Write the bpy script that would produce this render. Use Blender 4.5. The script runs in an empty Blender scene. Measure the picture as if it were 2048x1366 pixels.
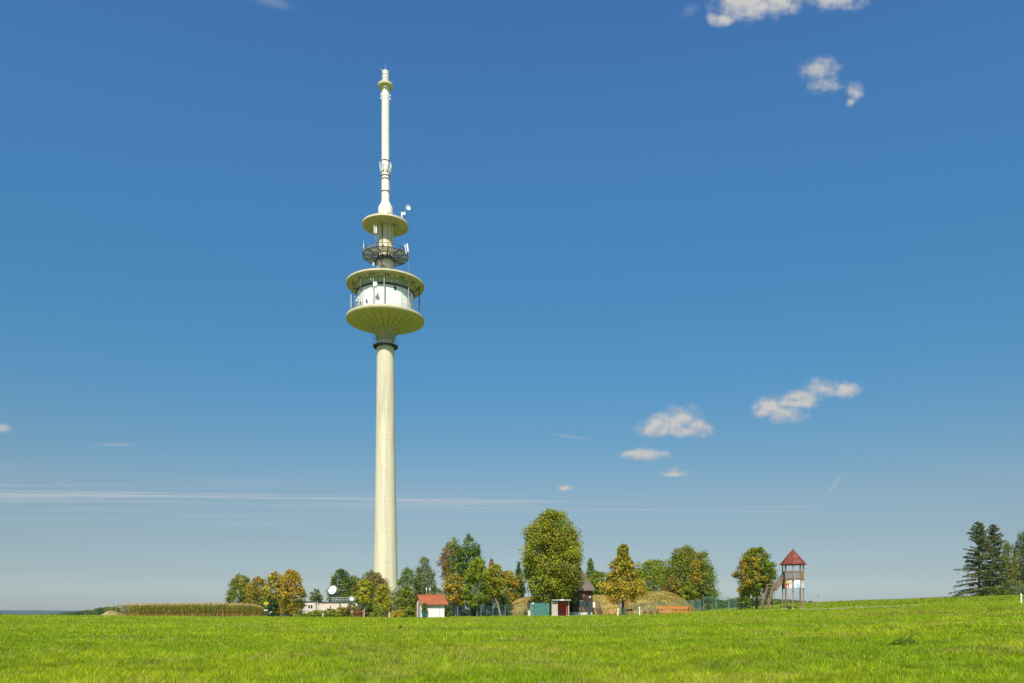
import bpy, math, random
import numpy as np
R=math.radians; PI=math.pi
random.seed(7); rng=np.random.default_rng(11)
F=1590.0; HV=1225.0; EYE=1.7
scene=bpy.context.scene
COL=scene.collection

# ------------------------------------------------------------------ terrain
US=np.array([-800,0,500,800,1100,1300,1400,1600,1740,2048,2900],float)
ROWS=[ # distance, image height of the ground there for each column
 (50,[1263,1263,1265,1265,1263,1260,1257,1251,1246,1238,1228]),
 (85,[1241,1241,1244,1244,1242,1238,1234,1228,1222,1209,1196]),
 (115,[1231.5,1232,1235.5,1237,1233,1230,1225,1219,1214,1202,1188]),
 (150,[1231.5,1232,1235,1237,1232,1229,1222,1216.5,1210,1196,1182]),
 (220,[1238,1237,1238,1237,1233,1230,1221,1208,1202.5,1191,1176]),
 (300,[1238,1238,1238,1237,1236,1233,1229,1214,1208,1196,1182]),
 (400,[1238,1238,1238,1238,1237,1236,1233,1224,1218,1205,1190]),
 (900,[1234]*11),(3000,[1231]*11),(9500,[1227]*11)]
YS=np.array([12,22]+[r[0] for r in ROWS],float)
ZT=np.zeros((len(YS),len(US)))
ZT[1]=np.array([0,0,0,0,0,0,0,.02,.04,.08,.12])
for i,(y,vs) in enumerate(ROWS): ZT[i+2]=EYE-(np.array(vs,float)-HV)*y/F
def _cr(p0,p1,p2,p3,t):
    m1=(p2-p0)*.5; m2=(p3-p1)*.5; t2=t*t; t3=t2*t
    return (2*t3-3*t2+1)*p1+(t3-2*t2+t)*m1+(-2*t3+3*t2)*p2+(t3-t2)*m2
def G(X,Y,bump=True):
    X=np.asarray(X,float); Y=np.asarray(Y,float)
    yc=np.clip(Y,12,9499.)
    u=np.clip(1024+F*X/np.maximum(yc,12),US[0],US[-1]-1e-6)
    L=np.log(YS); ly=np.log(yc)
    i=np.clip(np.searchsorted(L,ly,'right')-1,0,len(L)-2); t=(ly-L[i])/(L[i+1]-L[i])
    j=np.clip(np.searchsorted(US,u,'right')-1,0,len(US)-2); s=(u-US[j])/(US[j+1]-US[j])
    s=s*s*(3-2*s)*.4+s*.6
    def row(k):
        k=np.clip(k,0,len(YS)-1); return ZT[k,j]*(1-s)+ZT[k,j+1]*s
    a=row(i)*(1-t)+row(i+1)*t
    b=_cr(row(i-1),row(i),row(i+1),row(i+2),t)
    z=np.where(Y<250,.5*a+.5*b,a)
    if bump:
        z=z+np.where((Y>12)&(Y<260),.035*np.sin(X*.31+Y*.17)*np.sin(Y*.23-X*.11+1.),0)
    return z
def g(X,Y): return float(G(X,Y))
def px(u,Y): return (u-1024)/F*Y
def zz(v,Y): return EYE+(HV-v)*Y/F

def vnoise(x,y,seed=0):
    xi=np.floor(x).astype(np.int64); yi=np.floor(y).astype(np.int64)
    fx=x-xi; fy=y-yi; fx=fx*fx*(3-2*fx); fy=fy*fy*(3-2*fy)
    def h(a,b):
        n=(a*374761393+b*668265263+seed*974711)&0x7fffffff
        n=((n^(n>>13))*1274126177)&0x7fffffff
        return ((n^(n>>16))&0xffff)/65535.
    return (h(xi,yi)*(1-fx)+h(xi+1,yi)*fx)*(1-fy)+(h(xi,yi+1)*(1-fx)+h(xi+1,yi+1)*fx)*fy
def fbm(x,y,seed=0):
    return .5*vnoise(x,y,seed)+.3*vnoise(x*2.1,y*2.1,seed+1)+.2*vnoise(x*4.3,y*4.3,seed+2)

# ------------------------------------------------------------------ materials
class N:
    def __init__(s,nt): s.nt=nt
    def n(s,t,**k):
        x=s.nt.nodes.new(t)
        for a,b in k.items(): setattr(x,a,b)
        return x
    def l(s,a,b): s.nt.links.new(a,b)
    def m(s,op,a,b=None,c=None,clamp=False):
        x=s.nt.nodes.new('ShaderNodeMath'); x.operation=op; x.use_clamp=clamp
        for i,q in enumerate((a,b,c)):
            if q is None: continue
            if isinstance(q,(int,float)): x.inputs[i].default_value=q
            else: s.l(q,x.inputs[i])
        return x.outputs[0]
    def mix(s,f,a,b,bt='MIX'):
        x=s.nt.nodes.new('ShaderNodeMix'); x.data_type='RGBA'; x.blend_type=bt
        for i,q in ((0,f),(6,a),(7,b)):
            if isinstance(q,(int,float)): x.inputs[i].default_value=q
            elif isinstance(q,tuple): x.inputs[i].default_value=(*q[:3],1)
            else: s.l(q,x.inputs[i])
        return x.outputs[2]
    def noise(s,vec,scale,detail=4,rough=.55):
        x=s.nt.nodes.new('ShaderNodeTexNoise'); x.inputs['Scale'].default_value=scale
        x.inputs['Detail'].default_value=detail; x.inputs['Roughness'].default_value=rough
        if vec is not None: s.l(vec,x.inputs['Vector'])
        return x.outputs['Fac']
    def ramp(s,f,a,b):
        x=s.nt.nodes.new('ShaderNodeMapRange'); x.interpolation_type='SMOOTHSTEP'
        x.inputs['From Min'].default_value=a; x.inputs['From Max'].default_value=b
        s.l(f,x.inputs['Value']); return x.outputs['Result']
MATS={}
def mat(name,col,rough=.7,col2=None,scale=1.2,stretch=(1,1,1),metal=0,bump=0.,spec=.3,lo=.35,hi=.65):
    if name in MATS: return MATS[name]
    m=bpy.data.materials.new(name); m.use_nodes=True; nt=m.node_tree; k=N(nt)
    b=nt.nodes['Principled BSDF']; b.inputs['Roughness'].default_value=rough
    b.inputs['Metallic'].default_value=metal; b.inputs['Specular IOR Level'].default_value=spec
    tc=k.n('ShaderNodeTexCoord'); mp=k.n('ShaderNodeMapping'); k.l(tc.outputs['Object'],mp.inputs['Vector'])
    mp.inputs['Scale'].default_value=stretch
    if col2 is None: col2=tuple(c*.78 for c in col)
    n=k.noise(mp.outputs['Vector'],scale,6,.6)
    c=k.mix(k.ramp(n,lo,hi),col,col2)
    n2=k.noise(mp.outputs['Vector'],scale*9,3)
    c=k.mix(k.m('MULTIPLY',n2,.35),c,tuple(x*.7 for x in col))
    k.l(c,b.inputs['Base Color'])
    if bump:
        bp=k.n('ShaderNodeBump'); bp.inputs['Strength'].default_value=bump; bp.inputs['Distance'].default_value=.05
        k.l(n2,bp.inputs['Height']); k.l(bp.outputs['Normal'],b.inputs['Normal'])
    MATS[name]=m; return m
def leafmat(name='foliage',trans=.24,rough=.6,tint=(1.15,1.1,.5)):
    if name in MATS: return MATS[name]
    m=bpy.data.materials.new(name); m.use_nodes=True; nt=m.node_tree; k=N(nt)
    b=nt.nodes['Principled BSDF']; b.inputs['Roughness'].default_value=rough; b.inputs['Specular IOR Level'].default_value=.15
    a=k.n('ShaderNodeAttribute',attribute_name='Col')
    k.l(a.outputs['Color'],b.inputs['Base Color'])
    tr=k.n('ShaderNodeBsdfTranslucent')
    k.l(k.mix(1.,a.outputs['Color'],tint,'MULTIPLY'),tr.inputs['Color'])
    mx=k.n('ShaderNodeMixShader'); mx.inputs[0].default_value=trans
    k.l(b.outputs[0],mx.inputs[1]); k.l(tr.outputs[0],mx.inputs[2])
    k.l(mx.outputs[0],nt.nodes['Material Output'].inputs['Surface'])
    MATS[name]=m; return m
def bandmat(name,col,seam,period,width,axis='angle',rough=.7,col2=None):
    """paint with dark panel joints every `period` (radians round the axis, or metres along x / z)"""
    m=bpy.data.materials.new(name); m.use_nodes=True; nt=m.node_tree; k=N(nt)
    b=nt.nodes['Principled BSDF']; b.inputs['Roughness'].default_value=rough; b.inputs['Specular IOR Level'].default_value=.25
    tc=k.n('ShaderNodeTexCoord'); sp=k.n('ShaderNodeSeparateXYZ'); k.l(tc.outputs['Object'],sp.inputs[0])
    if axis=='angle': q=k.m('ARCTAN2',sp.outputs[0],sp.outputs[1])
    elif axis=='x': q=sp.outputs[0]
    elif axis=='xy': q=k.m('ADD',sp.outputs[0],k.m('MULTIPLY',sp.outputs[1],1.13))
    else: q=sp.outputs[2]
    f=k.m('PINGPONG',q,period/2)
    line=k.m('LESS_THAN',f,width/2)
    mp=k.n('ShaderNodeMapping'); k.l(tc.outputs['Object'],mp.inputs['Vector']); mp.inputs['Scale'].default_value=(1,1,.25)
    n=k.noise(mp.outputs['Vector'],1.3,6,.6)
    c=k.mix(k.ramp(n,.35,.7),col,col2 or tuple(x*.85 for x in col))
    c=k.mix(line,c,seam)
    k.l(c,b.inputs['Base Color']); MATS[name]=m; return m

# ------------------------------------------------------------------ mesh builders
def npmesh(name,V,Fq,mat_,cols=None,parent=None,smooth=False,k=None):
    me=bpy.data.meshes.new(name); V=np.asarray(V,np.float32); Fq=np.asarray(Fq,np.int32); n=Fq.shape[1]
    me.vertices.add(len(V)); me.vertices.foreach_set('co',V.ravel())
    me.loops.add(Fq.size); me.loops.foreach_set('vertex_index',Fq.ravel())
    me.polygons.add(len(Fq)); me.polygons.foreach_set('loop_start',np.arange(0,Fq.size,n,dtype=np.int32))
    me.polygons.foreach_set('loop_total',np.full(len(Fq),n,np.int32))
    if smooth: me.polygons.foreach_set('use_smooth',np.ones(len(Fq),bool))
    me.update(calc_edges=True)
    if cols is not None:
        a=me.color_attributes.new('Col','FLOAT_COLOR','POINT')
        c=np.ones((len(V),4),np.float32); c[:,:3]=cols; a.data.foreach_set('color',c.ravel())
    me.materials.append(mat_)
    o=bpy.data.objects.new(name,me); COL.objects.link(o)
    if parent is not None: o.parent=parent
    return o
class MB:
    def __init__(s): s.v=[]; s.f=[]
    def add(s,v,f):
        b=len(s.v); s.v+=v; s.f+=[tuple(b+i for i in q) for q in f]; return s
    def box(s,c,d,rz=0,rx=0,ry=0):
        hx,hy,hz=d[0]/2,d[1]/2,d[2]/2; P=[]
        for z in(-hz,hz):
            for x,y in((-hx,-hy),(hx,-hy),(hx,hy),(-hx,hy)):
                X,Y,Z=x,y,z
                if rx: Y,Z=Y*math.cos(rx)-Z*math.sin(rx),Y*math.sin(rx)+Z*math.cos(rx)
                if ry: X,Z=X*math.cos(ry)+Z*math.sin(ry),-X*math.sin(ry)+Z*math.cos(ry)
                if rz: X,Y=X*math.cos(rz)-Y*math.sin(rz),X*math.sin(rz)+Y*math.cos(rz)
                P.append((X+c[0],Y+c[1],Z+c[2]))
        return s.add(P,[(3,2,1,0),(4,5,6,7),(0,1,5,4),(1,2,6,5),(2,3,7,6),(3,0,4,7)])
    def tube(s,p0,p1,r0,r1=None,n=8):
        if r1 is None: r1=r0
        p0=np.array(p0,float); p1=np.array(p1,float); d=p1-p0; L=np.linalg.norm(d)
        if L<1e-6: return s
        d/=L; a=np.array((0,0,1.)) if abs(d[2])<.9 else np.array((1.,0,0)); x=np.cross(d,a); x/=np.linalg.norm(x); y=np.cross(d,x)
        P=[]
        for p,r in((p0,r0),(p1,r1)):
            for i in range(n):
                t=2*PI*i/n; P.append(tuple(p+r*(math.cos(t)*x+math.sin(t)*y)))
        f=[(i,(i+1)%n,n+(i+1)%n,n+i) for i in range(n)]+[tuple(range(n-1,-1,-1)),tuple(range(n,2*n))]
        return s.add(P,f)
    def path(s,pts,r,n=6):
        for a,b in zip(pts,pts[1:]): s.tube(a,b,r,r,n)
        return s
    def lathe(s,prof,n=48,c=(0,0),a0=0.):
        P=[]; f=[]
        for r,z in prof:
            for i in range(n):
                t=2*PI*i/n+a0; P.append((c[0]+r*math.cos(t),c[1]+r*math.sin(t),z))
        for j in range(len(prof)-1):
            for i in range(n):
                f.append((j*n+i,j*n+(i+1)%n,(j+1)*n+(i+1)%n,(j+1)*n+i))
        return s.add(P,f)
    def prism(s,pts,off):
        """closed polygon pts (3d) pushed by vector off"""
        n=len(pts); P=[tuple(p) for p in pts]+[tuple(p[i]+off[i] for i in range(3)) for p in pts]
        return s.add(P,[tuple(range(n-1,-1,-1)),tuple(range(n,2*n))]+[(i,(i+1)%n,n+(i+1)%n,n+i) for i in range(n)])
    def ring(s,r,z,t,n=48,a0=0.):
        for i in range(n):
            a=2*PI*i/n+a0; b=2*PI*(i+1)/n+a0
            s.tube((r*math.cos(a),r*math.sin(a),z),(r*math.cos(b),r*math.sin(b),z),t,t,4)
        return s
    def build_each(s,name,m,parent=None):
        '''one object per loose piece; pieces whose boxes touch stay together'''
        par=list(range(len(s.v)))
        def find(a):
            while par[a]!=a: par[a]=par[par[a]]; a=par[a]
            return a
        for f in s.f:
            for q in f[1:]: par[find(q)]=find(f[0])
        comp={}
        for i in range(len(s.v)): comp.setdefault(find(i),[]).append(i)
        L=[(set(v),np.array([s.v[i] for i in v])) for v in comp.values()]
        B=[[a,p.min(0)-.01,p.max(0)+.01] for a,p in L]; ch=True
        while ch:
            ch=False
            for i in range(len(B)):
                for j in range(i+1,len(B)):
                    if (B[i][1]<=B[j][2]).all() and (B[j][1]<=B[i][2]).all():
                        B[i]=[B[i][0]|B[j][0],np.minimum(B[i][1],B[j][1]),np.maximum(B[i][2],B[j][2])]; B.pop(j); ch=True; break
                if ch: break
        for a,_,_ in B:
            ids=sorted(a); mp={q:k for k,q in enumerate(ids)}; x=MB(); x.v=[s.v[q] for q in ids]; x.f=[tuple(mp[q] for q in f) for f in s.f if f[0] in a]; o=x.build(name,m,parent)
        return o
    def build(s,name,m,parent=None,smooth=False):
        me=bpy.data.meshes.new(name); me.from_pydata(s.v,[],s.f); me.materials.append(m)
        import bmesh
        bm=bmesh.new(); bm.from_mesh(me); bmesh.ops.recalc_face_normals(bm,faces=bm.faces); bm.to_mesh(me); bm.free()
        if smooth:
            me.polygons.foreach_set('use_smooth',[True]*len(me.polygons))
            try: me.set_sharp_from_angle(angle=R(35))
            except Exception: pass
        o=bpy.data.objects.new(name,me); COL.objects.link(o)
        if parent is not None: o.parent=parent
        return o
def tag(o,label,cat=None,group=None,kind=None):
    if label: o['label']=label
    if cat: o['category']=cat
    if group: o['group']=group
    if kind: o['kind']=kind
    return o
def thing(name,label,cat,loc,rz=0,group=None):
    o=bpy.data.objects.new(name,None); COL.objects.link(o); o.location=loc; o.rotation_euler=(0,0,rz)
    o.empty_display_size=.3
    return tag(o,label,cat,group)
def struct(o,label=None): o['kind']='structure'; 
def at(u,Y,dz=0): X=px(u,Y); return (X,Y,g(X,Y)+dz)

# ------------------------------------------------------------------ palette materials
CREAM=mat('cream_painted_concrete',(.70,.62,.44),.75,(.60,.53,.35),.5,(1,1,.15))
CREAM_D=mat('weathered_cream_concrete',(.72,.66,.42),.8,(.60,.53,.28),.35)
WHITE=mat('white_paint',(.82,.81,.78),.6,(.72,.71,.68),.8)
WHITEG=mat('white_plastic',(.85,.85,.84),.35)
GREY=mat('grey_steel',(.34,.35,.36),.5,metal=.5)
DARK=mat('dark_steel',(.06,.065,.07),.6)
GALV=mat('galvanised_steel',(.50,.50,.48),.5,metal=.25)
GLASS=mat('dark_window_glass',(.03,.035,.045),.12,spec=.6)
BARK=mat('tree_bark',(.16,.12,.085),.9,(.09,.07,.05),2,(1,1,.3),bump=.6)
BARKP=mat('pale_tree_bark',(.36,.31,.24),.9,(.2,.16,.12),3,(1,1,.3),bump=.5)
WOODG=mat('weathered_grey_wood',(.31,.215,.14),.85,(.19,.13,.085),2,(3,3,.35),bump=.4)
WOODB=bandmat('dark_brown_boarding',(.105,.055,.04),(.015,.01,.008),.22,.03,'xy',.85,(.16,.09,.065))
WOODO=mat('orange_stained_wood',(.62,.24,.045),.6,(.50,.17,.03),1.5,(.4,3,3))
TEAL=mat('teal_painted_metal',(.055,.17,.14),.55,(.07,.21,.17),2)
DTEAL=mat('dark_green_plastic',(.02,.10,.075),.5)
TEALW=mat('green_coated_wire',(.10,.22,.20),.6)
FOL=leafmat(); GRS=leafmat('grass_blades',.5,.65,(1.1,1.1,.45)); CONF=leafmat('conifer_needles',.12,.7)

# ------------------------------------------------------------------ ground
def axis_pts():
    xs=list(np.arange(-170,171,2.5)); 
    x=170
    while x<9000: x*=1.18; xs.append(x); xs.insert(0,-x)
    return np.array(xs)
def y_pts():
    ys=[-3000,-1000,-300,-100,-30,0,8]+list(np.arange(12,262,2.)); y=262
    while y<9000: ys.append(y); y*=1.07
    ys.append(9400); return np.array(ys,float)
xs=axis_pts(); ys=y_pts(); XX,YY=np.meshgrid(xs,ys)
ZZ=G(XX,YY); V=np.stack([XX,YY,ZZ],-1).reshape(-1,3); nx=len(xs)
ii,jj=np.meshgrid(np.arange(len(ys)-1),np.arange(nx-1),indexing='ij'); a=(ii*nx+jj).ravel()
def groundmat():
    m=bpy.data.materials.new('meadow_soil_and_turf'); m.use_nodes=True; nt=m.node_tree; k=N(nt)
    b=nt.nodes['Principled BSDF']; b.inputs['Roughness'].default_value=.95; b.inputs['Specular IOR Level'].default_value=.1
    ge=k.n('ShaderNodeNewGeometry')
    n1=k.noise(ge.outputs['Position'],.06,5); n2=k.noise(ge.outputs['Position'],1.5,5,.7); n3=k.noise(ge.outputs['Position'],9,4,.7)
    c=k.mix(k.ramp(n1,.3,.7),(.20,.29,.012),(.26,.31,.02))
    c=k.mix(k.ramp(n2,.35,.75),c,(.13,.20,.012))
    c=k.mix(k.m('MULTIPLY',k.ramp(n3,.5,.8),.6),c,(.25,.25,.07))
    # far countryside: fields in large patches
    vo=k.n('ShaderNodeTexVoronoi'); vo.inputs['Scale'].default_value=.003; k.l(ge.outputs['Position'],vo.inputs['Vector'])
    sp=k.n('ShaderNodeSeparateXYZ'); k.l(ge.outputs['Position'],sp.inputs[0])
    far=k.ramp(sp.outputs[1],300,600)
    c2=k.mix(k.ramp(vo.outputs['Distance'],60,260),(.06,.10,.03),(.13,.15,.05))
    c=k.mix(far,c,c2)
    k.l(c,b.inputs['Base Color']); return m
gr=npmesh('ground',V,np.stack([a,a+1,a+nx+1,a+nx],-1),groundmat(),smooth=True); struct(gr)

# road: asphalt strip running across behind the meadow, falling to the left
def strip(name,pts,w,m,dz):
    P=[];Fc=[]
    pts=[np.array(p,float) for p in pts]; dense=[]
    for a_,b_ in zip(pts,pts[1:]):
        n=max(2,int(np.linalg.norm(b_-a_)/2.5))
        for t in np.arange(n)/n: dense.append(a_+(b_-a_)*t)
    dense.append(pts[-1]); K=7
    for i,p in enumerate(dense):
        d=dense[min(i+1,len(dense)-1)]-dense[max(i-1,0)]; d/=np.linalg.norm(d); nrm=np.array((-d[1],d[0]))
        for q in range(K):
            s=(q/(K-1)-.5)*w; x,y=p+nrm*s; P.append((x,y,g(x,y)+dz))
    for i in range(len(dense)-1):
        for q in range(K-1):
            b_=i*K+q; Fc.append((b_,b_+1,b_+K+1,b_+K))
    o=npmesh(name,P,Fc,m,smooth=True); struct(o); return o
ASPH=mat('grey_asphalt',(.16,.155,.145),.9,(.11,.11,.105),1.5)
GRAVEL=mat('pale_gravel',(.50,.44,.34),.95,(.38,.33,.25),1.5)
roadpts=[(-150,178),(-60,152),(px(700,134),134),(px(1000,119),119),(px(1250,107),107),(px(1500,99),99),(px(1760,94),94),(px(2041,88.5),88.5),(85,80)]
strip('path',[(px(1105,112.6),112.6),(px(1200,110.5),110.5),(px(1330,107.5),107.5)],3.0,GRAVEL,.09)
TRK=[(px(1600,106),106),(px(1700,105),105),(px(1800,103.5),103.5),(px(1835,103),103)]
strip('track',TRK,2.4,GRAVEL,.11)

# distant ridge of blue hills
def ridge(name,Y,u0,u1,vs,depth,m):
    P=[];Fc=[];n=60
    for i in range(n+1):
        u=u0+(u1-u0)*i/n; v=np.interp(u,[q[0] for q in vs],[q[1] for q in vs]); X=px(u,Y)
        h=zz(v,Y)+22*(vnoise(np.array(i*.35),np.array(3.))-.5)
        for j,(dy,f) in enumerate(((-depth,0),(-depth*.6,.55),(-depth*.25,.9),(0,1),(depth*.6,.7),(depth*1.3,0))):
            P.append((X*(Y+dy)/Y,Y+dy,-12+(h+12)*float(f)))
    for i in range(n):
        for j in range(5): b_=i*6+j; Fc.append((b_,b_+6,b_+7,b_+1))
    o=npmesh(name,P,Fc,m,smooth=True); struct(o)
HILLM=mat('distant_wooded_slope',(.05,.08,.075),.95,(.09,.12,.09),.004)
ridge('hills',6500,-900,2900,[(-900,1219),(0,1222.5),(250,1223.2),(600,1221),(1200,1222),(1800,1220),(2900,1218)],900,HILLM)

# ------------------------------------------------------------------ foliage helpers
def leafgeo(C,Nn,size,asp=1.):
    n=len(C); Nn=Nn/np.maximum(np.linalg.norm(Nn,axis=1,keepdims=True),1e-6)
    r=rng.normal(size=(n,3)); t=np.cross(Nn,r); t/=np.maximum(np.linalg.norm(t,axis=1,keepdims=True),1e-6)
    b=np.cross(Nn,t); s=size[:,None]
    V=np.stack([C-t*s*.5,C-b*s*.33*asp+Nn*s*.08,C+t*s*.55,C+b*s*.33*asp+Nn*s*.08],1).reshape(-1,3)
    return V,np.arange(4*n).reshape(-1,4)
def pal(*c): return np.array(c,float)
GREEN=pal((.13,.20,.02),(.17,.25,.02),(.08,.15,.02),(.22,.27,.02))
YGREEN=pal((.30,.34,.02),(.23,.30,.02),(.36,.36,.025),(.16,.23,.02))
OLIVE=pal((.27,.27,.02),(.20,.21,.02),(.36,.31,.03),(.13,.16,.02))
ORANGE=pal((.45,.29,.03),(.52,.34,.03),(.38,.21,.03),(.33,.28,.03))
GOLD=pal((.48,.35,.035),(.40,.31,.04),(.55,.38,.05),(.30,.26,.03))
RUST=pal((.30,.13,.04),(.24,.14,.05),(.36,.19,.06),(.18,.11,.04))
GREYG=pal((.14,.18,.06),(.19,.23,.08),(.10,.15,.05),(.22,.25,.10))
DKG=pal((.04,.085,.02),(.06,.11,.025),(.035,.07,.025),(.09,.13,.03))
REDS=pal((.32,.10,.06),(.25,.12,.05),(.38,.16,.07),(.16,.14,.03))
YEL=pal((.50,.40,.04),(.42,.36,.04),(.34,.34,.04),(.55,.36,.04))
def prof(kind,t):
    t=np.clip(t,0,1)
    if kind=='round': return np.clip(1-np.abs((t-.45)/.56)**2.3,0,1)**.55
    if kind=='dome': return np.clip(1-np.clip((t-.3)/.7,0,1)**2.4,0,1)**.6*np.where(t<.3,.86+.14*t/.3,1)
    if kind=='egg': return np.where(t>.33,np.clip(1-(np.maximum(t-.33,0)/.68)**2.2,0,1)**.56,np.clip(1-(np.maximum(.33-t,0)/.42)**2.6,0,1)**.5)
    if kind=='oval': return np.interp(t,[0,.08,.2,.4,.55,.7,.82,.91,.97,1],[.60,.84,.97,1,.97,.88,.74,.54,.36,.15])
    if kind=='tiers': return np.interp(t,[0,.08,.22,.42,.52,.62,.70,.78,.88,.95,1],[.45,.75,1,.88,.66,.70,.52,.34,.34,.22,.08])
    if kind=='cone': return np.where(t>.22,np.clip((1-t)/.78,0,1)**.72,.72+.28*t/.22)
    if kind=='spread': return np.where(t>.6,np.clip(1-(np.maximum(t-.6,0)/.41)**2.2,0,1)**.6,.25+.75*(t/.6)**.7)
    return np.ones_like(t)
def tree(name,label,u,Y,top,w,kind='round',main=GREEN,acc=None,af=.3,side=None,bot=None,group=None,leaf=.26,n=None,airy=0.,
         bark=None,cat='tree',trunks=((0,0),),depth=1.,tr=1.,rag=.46,seed=None,vbase=None,limbs=10):
    x,y,z0=at(u,Y); H=zz(top,Y)-z0; W=w*Y/F
    cb=.12*H if bot is None else zz(bot,Y)-z0
    cb=max(cb,0.05)
    ch=H-cb; rs=np.random.default_rng(seed if seed is not None else int(u*13+Y*7))
    t=thing(name,label,cat,(x,y,z0),0,group)
    area=W*ch; 
    if n is None: n=int(np.clip(area*215,2400,26000)*(1-airy*.35))
    nc=int(np.clip(area*3.0,44,320))
    tt=rs.uniform(0,1,nc*4); keep=rs.uniform(0,1,nc*4)<prof(kind,tt)**1.2+.05; tt=tt[keep][:nc]; nc=len(tt)
    ph=rs.uniform(0,2*PI,nc); fr=.30+.70*np.sqrt(rs.uniform(0,1,nc)); fr[:int(nc*.55)]=rs.uniform(.82,1.0,int(nc*.55))
    lump=1.03-rag*.5+rag*vnoise(ph*1.5+u,tt*4.5,3)
    cr=np.clip(.105*(W+ch)*.5*rs.uniform(.65,1.3,nc)*(.5+.5*np.clip(prof(kind,tt)*1.3,0,1)),.2,1.3)
    rad=np.maximum(W/2*prof(kind,tt)*fr*lump-cr*.45,0)
    C=np.stack([rad*np.cos(ph),rad*np.sin(ph)*depth,cb+tt*(ch-cr*.8)+rs.uniform(-.03,.03,nc)*ch],1)
    C[:,2]=np.maximum(C[:,2],cr*.7)
    ci=rs.integers(0,nc,n); d=rs.normal(size=(n,3)); dn=d/np.linalg.norm(d,axis=1,keepdims=True)
    rr=rs.uniform(0,1,n)**.45*1.08
    P=C[ci]+dn*(cr[ci]*rr)[:,None]*np.array((1.1,1.1,.85))
    kq=rs.uniform(0,1,n)<.22*(1-airy)   # leaves all through the crown, not only in the outer clumps
    t2=rs.uniform(.04,.93,n); a2=rs.uniform(0,2*PI,n); r2=W/2*prof(kind,t2)*np.sqrt(rs.uniform(0,.72,n))
    P[kq]=np.stack([r2*np.cos(a2),r2*np.sin(a2)*depth,cb+t2*ch],1)[kq]
    if airy:  # upright plumes that stick out of the outline
        m=rs.uniform(0,1,n)<airy*.7; P[m,2]+=rs.exponential(.022*ch,m.sum()); P[m,:2]*=.95
    P[:,2]=np.maximum(P[:,2],.03)
    Nn=dn*.9+np.array((0,-.15,.35))+rs.normal(size=(n,3))*.55
    sz=leaf*rs.uniform(.65,1.35,n)
    # colours: clump-sized and leaf-sized variation, a second colour on one side or in patches
    cc=main[rs.integers(0,len(main),nc)]*rs.uniform(.72,1.28,(nc,1))
    pa=np.zeros(nc)
    if acc is not None:
        sc=rs.uniform(0,1,nc)*.55+.45*vnoise(C[:,0]*.35+u,C[:,2]*.35+3,5)
        if side=='left': sc=sc-C[:,0]/W*1.1
        if side=='right': sc=sc+C[:,0]/W*1.1
        if side=='top': sc=sc+(tt-.5)*.9
        if side=='bottom': sc=sc-(tt-.5)*.9
        pa=1/(1+np.exp(-(sc-np.quantile(sc,1-af))/.10))
    c=cc[ci]
    jm=rs.uniform(0,1,n)<.18; c[jm]=main[rs.integers(0,len(main),n)][jm]
    if acc is not None:
        ja=rs.uniform(0,1,n)<pa[ci]; c[ja]=acc[rs.integers(0,len(acc),n)][ja]
    c=c*rs.uniform(.78,1.22,(n,1))
    c=c*np.array((1.08,1.05,1.))
    V_,F_=leafgeo(P,Nn,sz)
    npmesh('crown',V_,F_,FOL,np.repeat(c,4,0),t)
    mb=MB(); br=max(.10,.02*H)*tr
    for (dx,lean) in trunks:
        top_=np.array((lean*.6,0,cb+ch*.72)); p=np.array((dx,0,-.15)); k_=5
        for i in range(k_):
            q=np.array((dx,0,-.15))+(top_-np.array((dx,0,-.15)))*((i+1)/k_)+np.array((rs.uniform(-.03,.03)*W,rs.uniform(-.03,.03)*W,0))
            mb.tube(p,q,br*(1-.16*i),br*(1-.16*(i+1)),8); p=q
    for i in rs.choice(nc,min(limbs,nc),replace=False):
        e=C[i]; s0=min(e[2]*.6+.2*cb,cb+.55*ch); s=np.array((e[0]*.03+trunks[0][1]*.5*s0/H,0,s0)); m_=s+(e-s)*.5+np.array((0,0,.06*H))
        mb.tube(s,m_,br*.4,br*.25,5); mb.tube(m_,e,br*.25,br*.08,5)
    mb.build('trunk',bark or BARK,t,True)
    return t
def shrub(label,u,Y,top,w,main,acc=None,af=.3,group='shrubs along the roadside hedge',name='shrub'):
    return tree(name,label,u,Y,top,w*1.3,'dome',main,acc,af,bot=1260,group=group,leaf=.17,n=max(1600,int(w*Y/F*1700)),cat='shrub',trunks=((-.2,-.3),(.15,.3)),tr=.5,limbs=6)

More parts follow.
